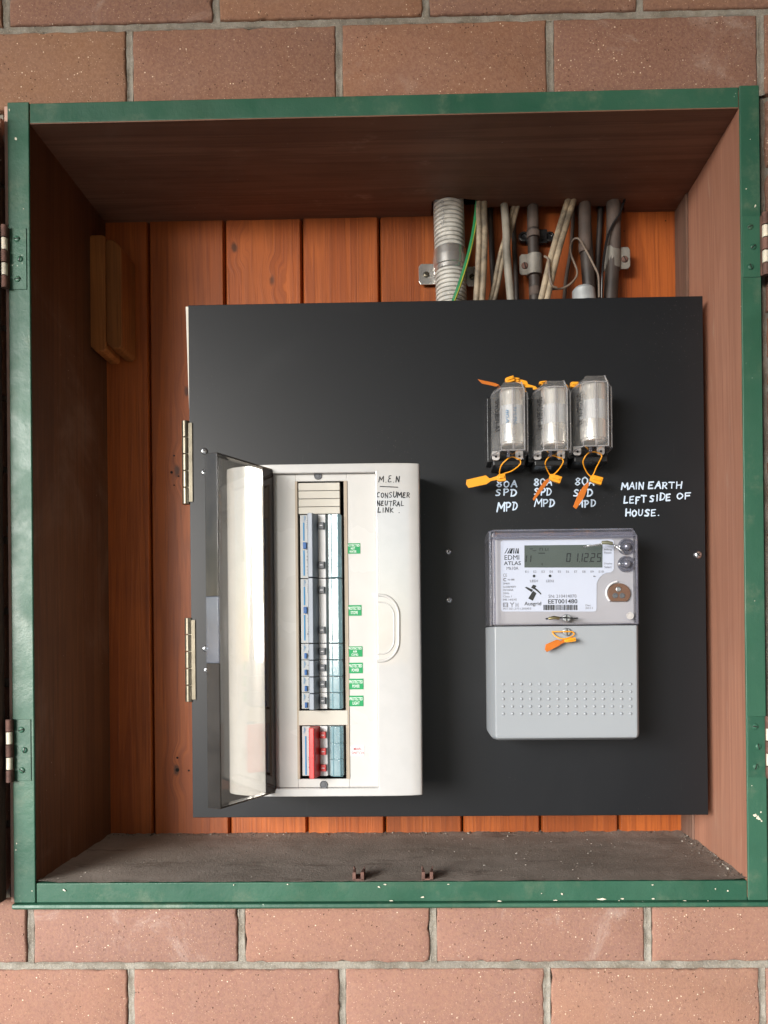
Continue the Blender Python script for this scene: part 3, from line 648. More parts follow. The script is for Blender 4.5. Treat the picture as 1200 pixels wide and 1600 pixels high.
# ================================================================== THE BLACK SWITCH PANEL
YP = .09
ptl, ptr, pbl, pbr = U(293, 479, YP), U(1097, 460, YP), U(302, 1279, YP), U(1108, 1272, YP)
xp0, xp1 = (ptl.x+pbl.x)/2, (ptr.x+pbr.x)/2; zp1, zp0 = (ptl.z+ptr.z)/2, (pbl.z+pbr.z)/2
pan = root('switch_panel', ((xp0+xp1)/2, YP, zp0), 'square matt black hinged panel carrying the fuses, meter and breaker enclosure', 'electrical panel')
mb = MB().box((xp0, YP, zp0), (xp1, YP+.006, zp1)); obj('sheet', mb, M['panel'], pan, .0007)
mb = MB()
for (a, b, c, d) in ((xp0+.004, xp0+.03, zp0+.01, zp1-.02), (xp1-.04, xp1-.015, zp0+.01, zp1-.02), (xp0+.03, xp1-.04, zp0+.01, zp0+.035)): mb.box((a, YP+.0063, c), (b, YB-.002, d))
obj('support_frame', mb, M['white_metal'], pan)
e0, e1 = U(289.3, 478, YP+.004), U(301, 830, YP+.004)
mb = MB().xz([(e0.x, e0.z), (e0.x+.012, e0.z), (e1.x+.008, e1.z), (e1.x, e1.z)], YP+.0064, YP+.012); obj('edge_trim', mb, M['white_metal'], pan, label='cream steel edge showing along the upper left of the sheet')
for (pa, pb, px) in ((657, 788, 290), (965, 1097, 294.5)):
    c0, c1 = U(px-.7, pa, YP-.001), U(px+.7, pb, YP-.001); hg = None; n = 5
    mb = MB().box((c0.x, YP-.0016, c1.z+.003), (c0.x+.009, YP-.0002, c0.z-.003)); hg = obj('hinge', mb, M['steel'], pan, .0003)
    xx = (c0.x+c1.x)/2
    for i in range(n):
        z0 = c0.z+(c1.z-c0.z)*i/n; z1 = c0.z+(c1.z-c0.z)*(i+1)/n
        obj('knuckle', MB().cyl((xx, YP+.001, z0-.0003), (xx, YP+.001, z1+.0003), SZ(6.0, YP), 16), M['steel'], hg, .0006)
for (px, py, r) in ((319, 705, 5.5), (319, 738, 5), (321, 1013.5, 5), (323, 1047, 5), (700.5, 862, 5), (701.5, 937.5, 5), (1090, 867, 6.5)):
    screw_part(px, py, YP-.0002, r, M['zinc'], pan, dome=.6, slot='cross')
lines = [('80A', 774, 809, 751, 761, 0), ('SPD', 773, 808, 765, 775, -.03), ('MPD', 775, 810, 786, 799, -.04),
    ('80A', 833, 863, 748, 758, .03), ('SPD', 834, 862, 763, 773, 0), ('MPD', 834, 867, 781, 792, 0), ('80A', 897, 930, 747, 758, 0), ('SPD', 895, 926, 765, 775, 0), ('MPD', 898, 932, 781, 792, 0),
    ('MAIN', 970, 1006, 755, 765, 0), ('EARTH', 1011, 1066, 754, 764, -.01), ('LEFT', 973, 1010, 777, 787, -.05), ('SIDE', 1014, 1049, 773, 783, -.04), ('OF', 1056, 1080, 771, 780, -.03), ('HOUSE.', 976, 1032, 796, 806, 0)]
for i, (t, a, b, c, d, s) in enumerate(lines):
    scrawl('handwriting', t, a, b, c, d, YP, 2.1, M['marker_w'], pan, slope=s, seed=i+3)

# ================================================================== THE BREAKER ENCLOSURE
def dbx(px): return U(px, 985, 0).x
prof = [(346, .030), (350, .022), (360, .014), (380, .0065), (402, .0018), (424, 0), (592, 0), (618, .0006), (640, .0022), (653, .0042), (657, .0062), (658.5, .010)]
PR = [(dbx(p), y) for p, y in prof]
def dby(x):
    for i in range(len(PR)-1):
        if PR[i][0] <= x <= PR[i+1][0]:
            t = (x-PR[i][0])/(PR[i+1][0]-PR[i][0]); return PR[i][1]*(1-t)+PR[i+1][1]*t
    return PR[0][1] if x < PR[0][0] else PR[-1][1]
zt, zb = U(540, 724, 0).z, U(540, 1244.5, 0).z
dbr = root('breaker_enclosure', (dbx(505), YP, zb), 'cream plastic breaker enclosure with its clear cover swung open, left half of the black panel', 'enclosure')
# recess: the middle sits 5 mm lower
rzt, rzb = U(540, 738, .0).z, U(540, 1232, .0).z; RX0, RX1 = dbx(427), dbx(589); YR = .007
sx0, sx1, sz0, sz1 = dbx(462.5), dbx(543), U(500, 1217, YR).z, U(500, 752, YR).z      # breaker window
side = PR[:]; mb = MB()
vs = []; fs = []
cols = [p for p in PR if p[0] < RX0-1e-4 and p[1] > .0002] + [(RX0, 0.0), (RX1, 0.0)] + [p for p in PR if p[0] > RX1+1e-4 and p[1] > .0002]
zr = [zb, rzb, rzt, zt]; nc = len(cols); iL = [i for i, p in enumerate(cols) if abs(p[0]-RX0) < 1e-6][0]
for z in zr: vs += [(x, y, z) for x, y in cols]
for k in range(3):
    for i in range(nc-1):
        if k == 1 and i == iL: continue
        fs.append((k*nc+i, k*nc+i+1, (k+1)*nc+i+1, (k+1)*nc+i))
b0 = len(vs); vs += [(x, YR+.006, z) for x, z in ((RX0, rzb), (RX1, rzb), (RX1, rzt), (RX0, rzt))]
q = [nc+iL, nc+iL+1, 2*nc+iL+1, 2*nc+iL]
for k in range(4): fs.append((q[k], q[(k+1) % 4], b0+(k+1) % 4, b0+k))
b1 = len(vs)     # outer walls back to the panel
per = [i for i in range(nc)] + [nc*2-1, nc*3-1] + [3*nc+i for i in range(nc-1, -1, -1)] + [2*nc, nc]
for i in per: vs.append((vs[i][0], YP-.0005, vs[i][2]))
for k in range(len(per)): fs.append((per[k], per[(k+1) % len(per)], b1+(k+1) % len(per), b1+k))
mb.add(vs, fs)
obj('housing', mb, M['cream_shell'], dbr, .0018, sm=40, seg=3)
mb = MB()
def frame_xz(mb, ax, bx, az, bz, cx0, cx1, cz0, cz1, y0, y1):
    mb.box((ax, y0, az), (cx0, y1, bz)); mb.box((cx1, y0, az), (bx, y1, bz)); mb.box((cx0, y0, az), (cx1, y1, cz0)); mb.box((cx0, y0, cz1), (cx1, y1, bz))
frame_xz(mb, RX0+.0003, RX1-.0003, rzb+.0002, rzt-.0002, sx0, sx1, sz0, sz1, YR, YR+.004)
obj('escutcheon', mb, M['cream'], dbr, .0006)
zg0, zg1 = U(505, 1133, YR).z, U(505, 1110, YR).z
mb = MB(); mb.box((sx0-.0008, YR-.0012, sz0), (sx0+.0022, YR+.02, sz1)); mb.box((sx1-.0035, YR-.0010, sz0), (sx1+.0006, YR+.02, sz1))
obj('window_lip', mb, M['slot'], dbr, .0004)  # left strip holds the groove's brown shade in its colour
mb = MB().box((sx0-.001, .045, sz0-.002), (sx1+.001, .047, sz1+.002)); mb.box((sx0+.002, YR+.0045, sz0-.001), (sx0+.003, .045, sz1)); mb.box((sx1-.003, YR+.0045, sz0), (sx1-.002, .045, sz1)); obj('inner_back', mb, M['hole'], dbr)
# blanking plates
xb0, xb1 = dbx(467), dbx(532)
for (a, b) in ((754.5, 766.5), (767.2, 779), (779.7, 791.5), (792.2, 803)):
    obj('blanking_plate', MB().box((xb0, YR-.0008, U(500, b, YR).z), (xb1, YR+.006, U(500, a, YR).z)), M['cream2'], dbr, .0005)
obj('blanking_plate', MB().box((sx0+.0012, YR-.0014, zg0), (sx1-.001, YR+.005, zg1)), M['cream2'], dbr, .0006, label='blank cream strip between the grey breakers and the red main switch')
for (px, py) in ((497, 743.5), (506, 1226)):
    c = U(px, py, YR); mb = MB().rev((c.x, YR-.0005, c.z), (0, 1, 0), [(0, SZ(6.3, YR)), (-.0008, SZ(5.8, YR)), (.0002, SZ(4.9, YR)), (.0003, 0)], 20)
    o = obj('screw_hole', mb, M['dgrey'], dbr); obj('screw', MB().rev((c.x, YR-.0004, c.z), (0, -1, 0), [(0, SZ(3.4, YR)), (.0005, SZ(2.8, YR)), (.0006, 0)], 14), M['dgrey'], o)  # dark grey puts the recess shade into the screw's colour
# moulded grip on the right end housing
mb = MB()
def dloop(px0, px1, pya, pyb, r):
    pts = [(px0, pya)]; 
    for k in range(9): t = k/8*math.pi/2; pts.append((px1-r+r*math.sin(t), pya+r*1.15-r*1.15*math.cos(t)))
    for k in range(9): t = k/8*math.pi/2; pts.append((px1-r+r*math.cos(t), pyb-r*1.15+r*1.15*math.sin(t)))
    pts.append((px0, pyb)); return pts
def surf(p, lift=0): q = U(p[0], p[1], .002); return Vector((q.x, dby(q.x)-lift, q.z))
for (a, b, c, d, r, w_) in ((590, 623, 930, 1033, 28, .0017), (590, 616, 941, 1022, 20, .0008)):
    mb.tube([surf(p, .0001) for p in dloop(a, b, c, d, r)], w_, 8, flat=1)
obj('moulded_grip', mb, M['cream'], dbr, sm=60)
# labels
def label(px0, px1, py0, py1, lines, m, tm, lb):
    y = YR-.0004; a, b = U(px0, py0, y), U(px1, py1, y)
    o = obj('circuit_label', MB().box((a.x, y, b.z), (b.x, YR+.0005, a.z)), m, dbr, label=lb)
    n = len(lines); H = (py1-py0); hh = H/(n+.9) if n > 1 else H*.5; wmax = max(len(t) for t in lines)
    for i, t in enumerate(lines):
        w_ = (px1-px0)*.90*len(t)/wmax*(1 if len(t) == wmax else .95); cy = (py0+py1)/2 + (i-(n-1)/2)*hh*1.18; cx = (px0+px1)/2
        txt('lettering', t, cx-w_/2, cx+w_/2, cy-hh*.42, cy+hh*.42, y-.0002, tm, o, off=.006)
L_ = [((540, 563, 849, 865), ['PROTECTED', 'HOT', 'WATER']), ((542, 565, 945.5, 962), ['PROTECTED', 'STOVE']), ((543, 566.5, 1010, 1026), ['PROTECTED', 'AIR', 'COND.']),
      ((543.5, 567, 1035.5, 1052), ['PROTECTED', 'POWER']), ((544.5, 568, 1060.5, 1077), ['PROTECTED', 'POWER']), ((545, 568, 1087, 1103.5), ['PROTECTED', 'LIGHT'])]
for q, t in L_: label(*q, t, M['lgreen'], M['wprint'], 'green label lettered ' + ' '.join(t))
label(548, 569, 1165.5, 1181, ['MAIN', 'SWITCH'], M['lwhite'], M['rprint'], 'white label lettered MAIN SWITCH in red')
for (t, a, b, c, d, s, nm) in (('M.e.N', 591, 625, 745.5, 755, -.06, 1), ('CONSUMeR', 588, 641, 770, 778, .0, 2), ('NeUTRAL', 588, 632, 783, 790.5, 0, 3), ('LINK .', 589, 626, 793.5, 801, 0, 4)):
    scrawl('handwriting', t, a, b, c, d, .002, 1.35, M['marker_k'], dbr, yf=dby, slope=s, seed=nm+30)
mb = MB(); a, b = U(594, 760.6, .002), U(621.5, 761.6, .002); ribbon(mb, [(a.x+(b.x-a.x)*t/4, a.z+(b.z-a.z)*t/4) for t in range(5)], SZ(1.4, 0), 0, dby); obj('underline', mb, M['marker_k'], dbr, sm=0)
# the clear cover, swung open
Hn = Vector((dbx(428), -.001)); Fe = Vector((U(344, 985, -.082).x, -.082)); d = (Fe-Hn).normalized(); nrm = Vector((d.y, -d.x))
if nrm.x > 0: nrm = -nrm
zc1, zc0 = U(344, 707, -.082).z, U(344, 1264, -.082).z; th = .0018
def slab(mb, a, b, z0, z1, t, mi=0):
    dd = (b-a).normalized(); nn = Vector((dd.y, -dd.x));
    if nn.x > 0: nn = -nn
    mb.xy([tuple(a), tuple(b), tuple(b+nn*t), tuple(a+nn*t)], z0, z1, mi)
mb = MB(); slab(mb, Hn+d*.016, Fe-d*.0004, zc0+.002, zc1-.002, th); pane = obj('cover_pane', mb, M['smoke'], dbr, .0003, label='clear acrylic cover swung open, showing sky and foliage in its gloss')
mb = MB(); slab(mb, Hn, Hn+d*.0158, zc0+.002, zc1-.002, th); mb.xy([tuple(Hn), tuple(Hn+nrm*.007), tuple(Hn+nrm*.007-d*.002), tuple(Hn-d*.002)], zc0+.002, zc1-.002); obj('hinge_lip', mb, M['lip_reflect'], pane, .0006)
Ge = Fe + nrm*.0165 + d*.001
zm1, zm0 = U(335, 932, -.08).z, U(335, 1036, -.08).z
def lip(z0, z1, t=.002):
    m_ = MB(); m_.xy([tuple(Fe), tuple(Fe+d*t), tuple(Ge+d*t), tuple(Ge)], z0, z1); return m_
mb = lip(zc0, zm0-.0003); mb2 = lip(zm1+.0003, zc1); 
for m_ in (mb, mb2): obj('cover_rim', m_, M['smoke_rim'], pane, .0006)
obj('finger_grip', lip(zm0, zm1, .0026), M['clear_tab'], pane, .0008)
for (z0, z1) in ((zc1-.0019, zc1), (zc0, zc0+.0019)):
    mb = MB().xy([tuple(Hn), tuple(Fe+d*.0005), tuple(Fe+d*.0005+nrm*.012), tuple(Hn+nrm*.007)], z0, z1); obj('cover_end_wall', mb, M['smoke_rim'], pane, .0005)

# ---------- circuit breakers (each can be unclipped: things of their own)
def breaker(py0, py1, kind, label_, group):
    pc = (py0+py1)/2; sh = (pc-985)*.0047        # the rail is a touch out of plumb in the photo
    def X(px): return U(px, 985, .004).x
    z1, z0 = U(500, py0, .004).z-.00025, U(500, py1, .004).z+.00025; H = z1-z0; c = (X(471)+X(535))/2
    r = root('main_switch' if kind == 'main' else 'circuit_breaker', (c, .03, z0), label_, 'main switch' if kind == 'main' else 'circuit breaker', group)
    obj('body', MB().box((X(470), .006, z0), (X(483), .032, z1)).box((X(483), .009, z0), (X(535), .032, z1)), M['brk'], r, .0005)
    x0, x1 = X(483), X(498)
    hy = -.009 if kind != 'main' else -.013
    ov = 0.0 if kind != 'main' else -.002
    mb = MB().xy([(x0, .009), (x0+.0004, hy+.004), (x0+.0016, hy), (x0+.0066, hy-.001), (x0+.0078, hy+.001), (x1, .004), (x1, .009)], z0+.0002, z1-.0002)
    obj('handle_block', mb, M['red'] if kind == 'main' else M['grey'], r, .0006, label='bright red handle block' if kind == 'main' else None)
    n = 3 if kind == 'main' else (2 if kind == 'wide' else 1)
    mb = MB().box((X(498.4), .0045, z0), (X(510), .0095, z1)); obj('toggle_channel', mb, M['lwhite'], r, .0005)
    fr = {'main': (.17, .50, .83), 'wide': (.18, .80), 'one': (.48,)}[kind]; th_ = SZ(5.4, 0)
    for f in fr:
        zc = z1-H*f; xa_, xb_ = X(498.7), X(508.5)
        mb = MB().xy([(xa_, .004), (xa_+.0002, .0012), (xb_-.0006, .0004), (xb_, .004)], zc-th_, zc+th_); t_ = obj('toggle', mb, M['red'] if kind == 'main' else M['dgrey'], r, .0005)
        obj('toggle_mark', MB().box((xa_+.002, .0002, zc-.0004), (xb_-.002, .0012, zc+.0004)), M['lwhite'], t_)
    # printed face: brand line, small print, and a test button on the breakers
    y = .0058
    if kind == 'wide':
        for (a, b) in ((.12, .41), (.56, .96)): obj('print_strip', MB().box((X(474.6), y-.0002, z1-H*b), (X(476.8), y+.0004, z1-H*a)), M['bprint'], r)
        obj('test_button', MB().box((X(474.5), y-.003, z1-H*.54), (X(480), y, z1-H*.435)), M['blue'], r, .0006)
    elif kind == 'one':
        obj('test_button', MB().box((X(475), y-.0026, z1-H*.93), (X(479), y, z1-H*.58)), M['blue'], r, .0006)
    else:
        obj('print_strip', MB().box((X(474.6), y-.0002, z0+H*.02), (X(476.8), y+.0004, z1-H*.2)), M['bprint'], r)
    w = H/SZ(1, 0)
    txt('brand_print', 'Hager', 473.6-sh*0, 478, py0+1.5, py0+(11 if kind != 'one' else 12), y-.0003, M['bprint'], r, rot=90)
    mb = MB(); rr = random.Random(int(py0))
    if kind != 'one':
        for k in range(5): zq = z1-SZ(9+k*3.0, 0); mb.box((X(480), y-.0002, zq), (X(482.6), y+.0003, zq+.0004))
    for k in range(5 if kind == 'one' else 14):
        zq = z1-H*rr.uniform(.1 if kind == 'one' else .55, .93); mb.box((X(479.6+rr.uniform(0, 1.5)), y-.0002, zq), (X(481.8+rr.uniform(0, .8)), y+.0003, zq+rr.uniform(.0005, .0015)))
    obj('small_print', mb, M['gprint'], r, sm=0)
    # transparent label carrier
    cv = MB()
    m = 3 if kind == 'main' else 1
    for k in range(m):
        za, zb_k = z1-H*(k+1)/m+.0002, z1-H*k/m-.0002
        xa_, xb_ = X(513.5), X(534.5)
        mb = MB().xy([(xa_, .0088), (xa_+.0008, .002), (xa_+.0045, .0012), (xb_-.0035, -.0005), (xb_, .003), (xb_, .0088)], za, zb_k)
        t_ = obj('label_carrier', mb, M['teal'], r, .0005)
        ln = MB(); ln.box((X(518.8), .0006, za+.0005), (X(519.8), .0022, zb_k-.0005)); ln.box((X(530.3), -.0012, za+.0005), (X(530.8), .0005, zb_k-.0005)); ln.box((X(518.8), -.0004, za), (X(534), .0016, za+.0005))
        obj('carrier_groove', ln, M['tealdark'], t_, sm=0)
    return r
M['tealdark'] = simple('teal_shadow_line', (.10, .22, .26), .4)
G1 = 'grey circuit breakers in the enclosure'
breaker(803.5, 903.3, 'wide', 'wide grey breaker at the top of the column, beside the PROTECTED HOT WATER label', G1)
breaker(903.8, 1005, 'wide', 'wide grey breaker with blue button beside the PROTECTED STOVE label', G1)
ys = [1005.3, 1031, 1056.7, 1082.3, 1108]
for i, t in enumerate(('narrow grey breaker directly under the two wide ones, beside the PROTECTED AIR COND. label', 'narrow grey breaker beside the upper of the two PROTECTED POWER labels',
        'narrow grey breaker beside the lower of the two PROTECTED POWER labels', 'lowest narrow grey breaker, beside the PROTECTED LIGHT label')):
    breaker(ys[i], ys[i+1], 'one', t, G1)
breaker(1134.5, 1213, 'main', 'three pole main switch with a long red handle at the foot of the enclosure', None)

# ================================================================== FUSES
def fuse(pxl, pxc, pxr, pyt, pyb, dy, lab, k):
    yf_, yb_ = .022+dy, .062
    xl = U(pxl, 650, .05).x; xf0 = U(pxc, 650, yf_).x; xf1 = U(pxr-4.5, 650, yf_).x; xr = U(pxr, 650, .036).x
    zt_, zb_ = U(pxc, pyt, .03).z, U(pxc, pyb, .03).z
    r = root('fuse_holder', ((xl+xr)/2, YP, zb_-.01), lab, 'fuse', 'service fuses in clear holders')
    xm = (xl+xr)/2
    mb = MB().box((xl-.004, yb_+.0005, zb_-.005), (xr+.002, YP-.0003, zt_-.006)); mb.box((xl+.002, .05, zb_-.012), (xr-.001, YP-.0004, zb_-.0052))
    obj('base', mb, M['black'], r, .0015)
    c = .006
    def ring(z, ins): return [(xl+ins, yb_, z), (xl+ins, .046, z), (xf0+ins*.6, yf_+ins*.6, z), (xf1-ins*.4, yf_+ins*.6, z), (xr-ins, .034, z), (xr-ins, yb_, z)]
    top = zt_; mb = MB(); mb.loft([ring(zb_, .0), ring(zb_+.004, 0), ring(top-.011, 0), ring(top-.004, .0025), ring(top, .007)], False, closed=False)
    mb.add(ring(top, .007), [(0, 1, 2, 3, 4, 5)]); mb.add(ring(zb_, 0), [(5, 4, 3, 2, 1, 0)])
    cov = obj('clear_cover', mb, M['clear_f'], r, sm=20)
    ed = MB()
    for zz, ins in ((zb_, 0), (top-.008, .001)): ed.tube(ring(zz, ins), .0009, 6)
    ed.tube([ring(zb_, 0)[2], ring(top-.011, 0)[2]], .0006, 6); ed.tube([ring(zb_, 0)[3], ring(top-.011, 0)[3], ring(top, .007)[3]], .0008, 6); ed.tube([ring(zb_, 0)[4], ring(top-.011, 0)[4], ring(top, .007)[4]], .0008, 6)
    xs_ = (xf0+xf1)/2; ed.box((xs_-.0007, yf_-.0008, zb_+.001), (xs_+.0007, yf_-.0001, top-.008)); ed.box((xs_+.0018, yf_-.0008, zb_+.001), (xs_+.0024, yf_-.0001, top-.008))
    obj('moulded_edge', ed, M['clear_fe'], cov, sm=50)
    rc = (xf1-xf0)*.53; xc = (xf0+xf1)/2 + .0009; yc = yf_+rc+.0022; z1, z0 = zt_-SZ(8, 0), zb_+SZ(12, 0)
    car = obj('cartridge', MB().rev((xc, yc, z0), (0, 0, 1), [(0, rc*.86), (.0005, rc*.9), (.0025, rc*.9), (.003, rc), (z1-z0-.002, rc), (z1-z0, rc*.92)], 40), M['silver'], r, sm=50)
    zl0, zl1 = z0+(z1-z0)*.36, z0+(z1-z0)*.69
    obj('paper_label', MB().rev((xc, yc, zl0), (0, 0, 1), [(0, rc+.0003), (zl1-zl0, rc+.0003)], 40), M['paper'], car, sm=50)
    if k == 0:
        txt('lettering', 'RHLF80', pxc+19, pxc+24, 636, 663, yc-rc-.0009, M['bprint'], car, rot=-90)
        txt('lettering', '80A', pxc+7, pxc+12, 640, 662, yc-rc-.0009, M['bprint'], car, rot=-90)
    t_ = txt('lettering', 'SFH30BW-A1', pxc-9.5, pxc-3.5, pyt+(27), pyt+76, 0, M['kprint'], cov, rot=-90, off=.008,
        yf=lambda x, a=xl, b=xf0: (.046+(yf_-.046)*(x-a)/(b-a))-.0006 if x < b else yf_-.0006)
    # rescale onto the slanted left face: pixel box was taken at depth 0
    for v in t_.data.vertices:
        w_ = Vector(v.co)+wpos(cov); y_ = .034
        dx = (w_ - Vector((0, -DCAM, ZC))); s_ = (y_+DCAM)/DCAM
        q = Vector((0, -DCAM, ZC)) + Vector((dx.x*s_, 0, dx.z*s_)); x_ = q.x
        yy = .046+(yf_-.046)*(x_-xl)/(xf0-xl); yy = max(yy, yf_)-.0007
        v.co = Vector((x_, yy, q.z)) - wpos(cov)
    for i, px in enumerate((774.5-767, 811-767)):
        a = U(pxl+px-6, pyb, .05); b = U(pxl+px+6, pyb, .05); zl = U(700, pyb+15, .05).z; zh = U(700, pyb+1, .05).z
        lg = obj('sealing_lug', MB().xz([(a.x, zh), (b.x, zh), (b.x, zl+.002), (b.x-.002, zl), (a.x+.002, zl), (a.x, zl+.002)], .047, .050), M['lug'], r, .0005)
        obj('lug_hole', MB().rev(((a.x+b.x)/2, .0469, (zh+zl)/2-.0012), (0, 1, 0), [(-.0001, .0014), (.0002, .0012)], 10), M['hole'], lg)
        t0 = U(pxl+px+2, pyb+10, .068); t1 = U(pxl+px+2, pyb+25, .068)
        obj('terminal_sleeve', MB().rev(tuple(t1), (0, 0, 1), [(0, .0055), (.0002, .0065), (.004, .0067), (t0.z-t1.z, .0062)], 16), M['black'], r)
    xt = U((pxl+pxr)/2-1, pyb, .035).x; zc_ = U(700, pyb+9, .035).z
    obj('cover_tab', MB().box((xt-.0018, .036, zc_), (xt+.0018, .040, zb_+.003)), M['clear_edge'], r, .0006)
    return r
fuse(767, 783, 824, 599, 706, 0, 'left clear fuse holder of the three, with blue print on its paper label', 0)
fuse(832, 849, 891, 597, 706, 0, 'middle clear fuse holder of the three, standing above the middle 80A note', 1)
fuse(894, 911, 955, 590, 700, -.002, 'right and largest looking clear fuse holder of the three, nearest the earth note', 2)

# ---------- orange security seals
def seal(cord, body, tag_, y, lab, light=True, grp='orange plastic security seals', bdeg=0, dark_tag=True, yb=None):
    c = U(*body[:2], y); r = root('security_seal', tuple(c), lab, 'seal', grp)
    if cord: 
        pts = crom([tuple(U(a, b, cy)) for a, b, cy in cord], 6); obj('cord', MB().tube(pts, SZ(1.05, y), 8), M['orange'], r, sm=60)
    a = math.radians(bdeg); w_, h_ = SZ(body[2], y)/2, SZ(body[3], y)/2
    def R2(x, z): return (c.x + x*math.cos(a)-z*math.sin(a), c.z + x*math.sin(a)+z*math.cos(a))
    mb = MB().xz([R2(-w_, -h_*.7), R2(-w_*.5, -h_), R2(w_, -h_), R2(w_, h_), R2(-w_*.6, h_*.9), R2(-w_, h_*.6)], y-.004, y+.002)
    mb.xz([R2(-w_*.6, -h_*.3), R2(w_*.7, -h_*.3), R2(w_*.7, h_*.4), R2(-w_*.6, h_*.4)], y-.0055, y-.0038)
    obj('lock_body', mb, M['orange'], r, .0007)
    if tag_:
        pl = [(U(p[0], p[1], y).x, U(p[0], p[1], y).z) for p in tag_]; mb = MB().xz(pl, y-.002, y-.0008)
        o = obj('tag', mb, M['orange_d'] if dark_tag else M['orange'], r, .0004)
    return r
seal([(811, 718, .044), (801, 714, .05), (792, 718, .046), (783, 728, .05), (781, 741, .06), (790, 739, .062), (801, 735, .055), (813, 725, .044), (812, 717, .0475)],
     (783, 747, 13, 12), [(729, 750), (759, 743), (765, 748), (777, 744), (778, 750), (767, 752), (760, 757), (732, 763), (728, 757)], .062, 'orange seal under the left fuse, its flat tag pointing left', dark_tag=False, bdeg=8)
seal([(876, 716, .044), (864, 712, .05), (856, 716, .046), (852, 725, .05), (857, 738, .06), (862, 743, .062), (872, 735, .055), (880, 722, .044), (877, 715, .0475)],
     (867, 748, 19, 11), [(856, 748), (858, 752), (846, 768), (834, 783), (832, 780), (840, 766), (850, 752)], .062, 'orange seal under the middle fuse, its tag hanging over the middle MPD note', bdeg=-20)
seal([(938, 709, .044), (928, 706, .05), (918, 709, .046), (911, 722, .05), (917, 738, .06), (925, 744, .062), (932, 730, .055), (940, 714, .044), (938, 709, .0475)],
     (931, 750, 19, 12), [(919, 753), (920, 758), (912, 778), (900, 796), (895, 792), (903, 772), (911, 760)], .062, 'orange seal under the right fuse, its tag hanging lowest of the bottom seals', bdeg=-18)
seal(None, (796, 594, 14, 9), [(746, 593), (750, 594), (773, 599), (780, 602), (776, 605), (753, 600)], .048, 'orange seal on top of the left fuse, with a thin tag reaching out left', bdeg=15)
seal([(800, 594, .048), (808, 597, .048), (818, 600, .046)], (806, 594, 10, 6), [(804, 591), (823, 596), (825, 601), (836, 604), (840, 608), (833, 610), (832, 606), (822, 606), (812, 599)], .052, 'orange seal lying between the tops of the left and middle fuses, tag pointing right', dark_tag=False, bdeg=-12)
seal([(896, 601, .048), (900, 598, .047), (906, 603, .05)], (897, 602, 13, 9), None, .050, 'small orange seal at the top left corner of the right fuse', bdeg=-4)
seal(None, (848, 599, 12, 5), None, .056, 'orange seal sliver behind the top of the middle fuse', bdeg=3)

# ================================================================== ELECTRICITY METER
YF = .012
met = root('electricity_meter', (U(880, 1157, YP).x, YP, U(880, 1157, .015).z), 'grey electricity meter with a clear upper cover over its white faceplate and digital display', 'meter')
mxl = U(758.5, 990, .09).x; mxf = U(773.5, 990, YF).x; mxr = U(1000, 990, YF).x
mzt = U(880, 829, .03).z; mztf = U(880, 838, YF).z; mzs = U(880, 977, YF).z; mzb = U(880, 1157, .016).z
def mring(z, ins, y0): return [(mxl+ins, YP-.0005, z), (mxl+ins, .034, z), (mxf+ins, y0, z), (mxr-.003-ins, y0, z), (mxr-ins, y0+.004, z), (mxr-ins, YP-.0005, z)]
mb = MB().loft([mring(mzb, .004, .022), mring(mzb+.003, .0008, .0165), mring(mzb+.007, 0, .0155), mring(mzs-.0006, 0, .0148)])
tc_ = obj('terminal_cover', mb, M['meter'], met, .0012, sm=35, seg=3)
mb = MB()
for j in range(5):
    for i in range(15):
        c = U(786.5+i*(985.5-786.5)/14, 1069+j*11.55, .0150); rr = SZ(2.7, 0)
        mb.rev((c.x, .0154, c.z), (0, -1, 0), [(-.0003, rr), (.0006, rr*.85), (.0011, rr*.5), (.0013, .0001)], 10)
obj('dimple', mb, M['meter'], tc_, sm=80, kind='stuff')
# inner body behind the clear cover
YI = .022
mb = MB().box((mxl+.004, YI+.001, mzs+.0015), (mxr-.003, YP-.001, mzt-.003)); mb.xz([(mxf+.003, mzs+.003), (mxr-.004, mzs+.003), (mxr-.004, mztf-.001), (mxf+.003, mztf-.001)], YI, YI+.0009)
obj('body', mb, M['meter_in'], met, .0008)
z0, z1 = mzs+.0004, mzt
mb = MB(); mb.loft([mring(z0, 0, YF), mring(mztf, 0, YF), mring(mzt, .0015, YF+.012)], False, closed=False); mb.add(mring(mzt, .0015, YF+.012), [(0, 1, 2, 3, 4, 5)])
mc = obj('clear_cover', mb, M['clear'], met, sm=20)
ed = MB(); R_ = [mring(z0, 0, YF), mring(mztf, 0, YF), mring(mzt, .0015, YF+.012)]
for q in (2, 3): ed.tube([R_[0][q], R_[1][q], R_[2][q]], .0011, 6)
ed.tube(R_[1], .0010, 6); ed.tube(R_[2], .0012, 6); ed.box((mxf, YF-.0004, z0), (mxr-.002, YF+.006, z0+.0016)); ed.box((mxl+.0002, YF+.016, z0), (mxl+.003, YP-.001, mzt-.001)); ed.box((mxr-.004, YF+.003, z0), (mxr-.0004, YF+.03, mztf))
ed.add([R_[1][2], R_[1][3], (R_[2][3][0], R_[2][3][1]+.001, R_[2][3][2]), (R_[2][2][0], R_[2][2][1]+.001, R_[2][2][2])], [(0, 1, 2, 3)])
obj('moulded_edge', ed, M['clear_edge'], mc, sm=40)
def q7(cx, cy): return (740+cx*.23333, 810+cy*.23333)
YD = YI-.0008
def P7(cx, cy, y=None): y = YD if y is None else y; u_ = U(*q7(cx, cy), y); return (u_.x, u_.z)
pl = []
for (cx, cy, r, a0) in ((200, 165, 18, 180), (920, 160, 20, 270)):
    for k in range(5): t = math.radians(a0 + k*22.5); pl.append((cx+r*math.cos(t), cy+r*math.sin(t)))
pl += [(940, 335), (935, 350), (918, 362)]
